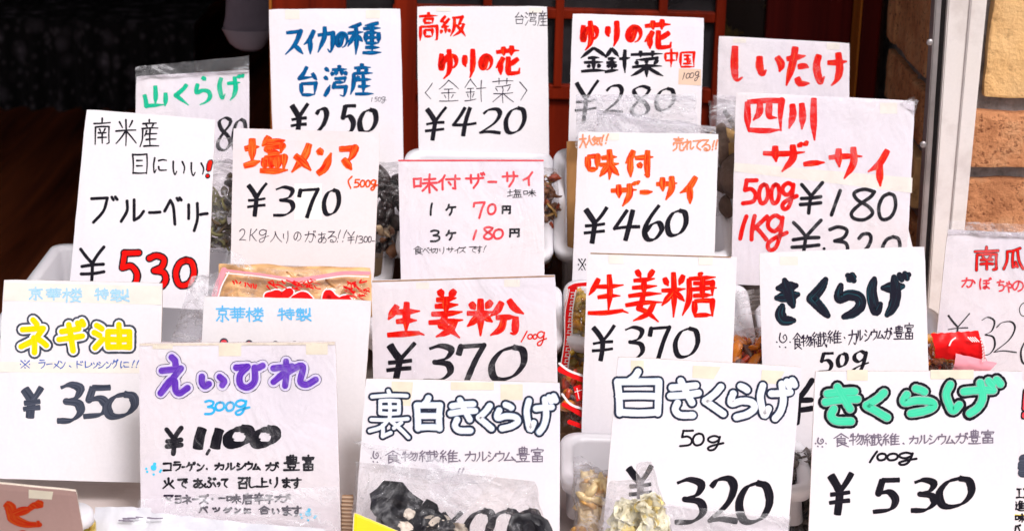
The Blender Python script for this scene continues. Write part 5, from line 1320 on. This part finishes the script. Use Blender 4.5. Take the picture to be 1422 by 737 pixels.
sheet('film_flap', pl, [(590, 630), (690, 660), (640, 720), (600, 690)], M['film_milky_glint'], t, 16, .014, 13, .030)
# yellow card and cardboard beside it
pl = Plane3(525, 745, -.18, 24)
o = board('paper_card', pl, [(491, 710), (566, 742), (560, 775), (488, 775)], .0008, [plain_mat('yellow_card', (.86, .66, .0), .5, .4, .04, 40), M['card_edge']], None)
tag(o, 'bright yellow card under the black fungus bag', 'card')
pl = Plane3(482, 745, -.045, 15)
cm_, nt, nn, ll, b = new_mat('corrugated')
wv = N(nn, 'ShaderNodeTexWave', wave_type='BANDS', bands_direction='Z'); wv.inputs['Scale'].default_value = 90; tc = N(nn, 'ShaderNodeTexCoord'); ll.new(tc.outputs['Object'], wv.inputs['Vector'])
rp = ramp(nt, wv.outputs[0], [(.2, (.34, .20, .12)), (.8, (.60, .42, .29))]); ll.new(rp.outputs[0], b.inputs['Base Color']); b.inputs['Roughness'].default_value = .85; bump(nt, b, wv.outputs[0], .6, .002)
o = board('cardboard_strip', pl, [(474, 687), (491, 687), (489, 770), (474, 770)], .004, [cm_, M['card_brown']], None); tag(o, 'ribbed brown cardboard strip between the purple sign and the fungus bag', 'cardboard')

# silver ear bags
for lab, q, cq, sd, Yk in (('left of two bags of pale yellow silver-ear fungus, before the 320 sign', [(846, 668), (902, 664), (905, 780), (818, 780)], [(862, 702), (888, 700), (894, 775), (836, 775)], 37, -.135),
                       ('right of two bags of pale yellow silver-ear fungus, before the 320 sign', [(884, 642), (904, 640), (948, 780), (884, 780)], [(893, 688), (908, 686), (934, 775), (894, 775)], 41, -.15)):
    bag(lab, q, Yk, 20, .018, [('core', cq, .010, 0, .010, ['silver3'], {'pinch': .4}), ('flake', cq, .004, 60, .0085, ['silver', 'silver3'], {'amp': .5, 'base': .009, 'face': .7}), ('flake', cq, .004, 14, .007, ['silver2', 'silver2'], {'amp': .6, 'base': .010, 'face': .7})], seed=sd, crumple=.007, film='film')
# sugared ginger
bag('clear bag of sugared ginger slices between the bubble lettered sign and the 320 sign', [(795, 640), (856, 655), (852, 780), (798, 780)], -.03, 17, .022,
    [('core', [(806, 652), (852, 660), (848, 778), (798, 778)], .008, 0, .008, ['ging'], {'pinch': .4}), ('lump', [(814, 655), (848, 660), (846, 770), (804, 770)], .005, 40, .0115, ['ging', 'ging', 'ging2'], {'squash': .35, 'base': .008, 'face': .6})], seed=43, film='film_milky_glint', crumple=.009, top=[(796, 634), (806, 632), (846, 660), (800, 668)])
# dark fungus between 320 and 530 signs
bag('clear bag of small dark fungus between the 320 sign and the mint lettered sign', [(1086, 628), (1140, 620), (1140, 780), (1080, 780)], .04, 14, .022,
    [('flake', [(1092, 634), (1136, 630), (1136, 770), (1088, 770)], .014, 110, .0085, ['brownf', 'greyf'], {'amp': .6}), ('lump', [(1092, 634), (1136, 630), (1136, 770), (1088, 770)], .012, 90, .005, ['black', 'brownf', 'greyf'], {})], seed=47, crumple=.010)

# wrapped papers and film at the foot of the purple sign
pl = Plane3(290, 760, -.11, 40)
t = thing('paper_bundle', 'white paper slips wrapped in film at the foot of the purple sign', 'paper bundle', pl.P)
wp = paper_mat('slip_paper', (.66, .66, .70), stain=(.45, .47, .56), amount=.5, coat=.3, seed=6.6)
sheet('paper_slip', pl, [(134, 706), (212, 707), (206, 780), (124, 780)], wp, t, 12, .004, 21, .006)
sheet('paper_slip', pl, [(190, 710), (300, 722), (300, 780), (186, 780)], wp, t, 12, .005, 22, .002)
sheet('paper_slip', pl, [(280, 720), (452, 735), (450, 785), (280, 785)], wp, t, 12, .005, 23, .000)
i_ = Ink(pl)
for k in range(6):
    x = 150 + rr.uniform(0, 60); y = 716 + (x - 140) * .06 + rr.uniform(0, 10); l_ = rr.uniform(6, 22)
    i_.stroke([(x, y), (x + l_ / 2, y + rr.uniform(-.5, 1)), (x + l_, y + .6)], True, rr.uniform(.8, 1.8), 'pen', INK['penfade'], .013)
i_.build('faint_print', t)
pf = Plane3(330, 760, -.09, 15)
sheet('film', pf, [(196, 690), (470, 672), (476, 775), (190, 775)], M['film_milky_glint'], t, 22, .010, 24, .006)
# jar
jc = at_y(100, 744, -.13); 
t = thing('jar', 'jar with a white cap and gold ring beside the pinkish corner sign', 'jar', Vector((jc.x, jc.y, TZ)))
def lathe(name, prof, mat, parent, ctr, n=40):
    V = []; F = []
    for r_, z in prof:
        for k in range(n): th = 2 * math.pi * k / n; V.append((ctr.x + r_ * math.cos(th), ctr.y + r_ * math.sin(th), z))
    for j in range(len(prof) - 1):
        for k in range(n): F.append((j * n + k, j * n + (k + 1) % n, (j + 1) * n + (k + 1) % n, (j + 1) * n + k))
    return mesh_obj(name, V, F, mat, parent, smooth=True)
zc = at_y(112, 708, -.13).z
rj = (at_y(133, 735, -.13).x - jc.x)
lathe('cap', [(0, zc), (rj * .80, zc), (rj * .9, zc - .002), (rj * .93, zc - .006), (rj * .93, zc - .012), (rj * .88, zc - .0125)], M['bin_white'], t, jc)
lathe('ring', [(rj * .90, zc - .0128), (rj, zc - .014), (rj, zc - .022), (rj * .9, zc - .024)], plain_mat('gold', (.70, .50, .10), .2, .5, .05, 20, metallic=1.0), t, jc)
lathe('glass_body', [(rj * .85, zc - .0245), (rj * 1.02, zc - .03), (rj * 1.05, TZ + .003), (0, TZ + .001)], plain_mat('oil', (.34, .24, .02), .12, .5, .1, 20), t, jc)

# clear sleeves that stand above their signs
def sleeve(sg, pts, seed, mat='film_sleeve'):
    sheet('clear_sleeve', sg.pl, pts, M[mat], sg.root, 16, .004, seed, .002)
sleeve(S_GREEN, [(189, 93), (346, 78), (346, 100), (189, 109)], 3)
sleeve(S_PUMP, [(1316, 306), (1472, 314), (1472, 332), (1314, 324)], 5)
sleeve(S_SICHUAN, [(1250, 143), (1268, 134), (1275, 141), (1270, 160)], 7, 'film_milky_glint')
sleeve(S_SHII, [(990, 132), (1034, 134), (1034, 220), (996, 220)], 9)
sleeve(S_320, [(836, 690), (1097, 715), (1094, 760), (834, 760)], 12, 'film_milky_glint')

# thin clear covers over some signs, highlight streaks painted in as white creases
M['film_cover'] = film_mat('film_cover', (.99, .985, .99), (.0, .11), .16, .06, .8, 26, .006, (.8, 1, .5))
for k, sg in enumerate((S_GREEN, S_PACK, S_SICHUAN, S_RAY, S_PUMP, S_SHII, S_KONA)):
    sheet('clear_cover', sg.pl, sg.quad, M['film_cover'], sg.root, 20, .0012, 40 + k, .0032)
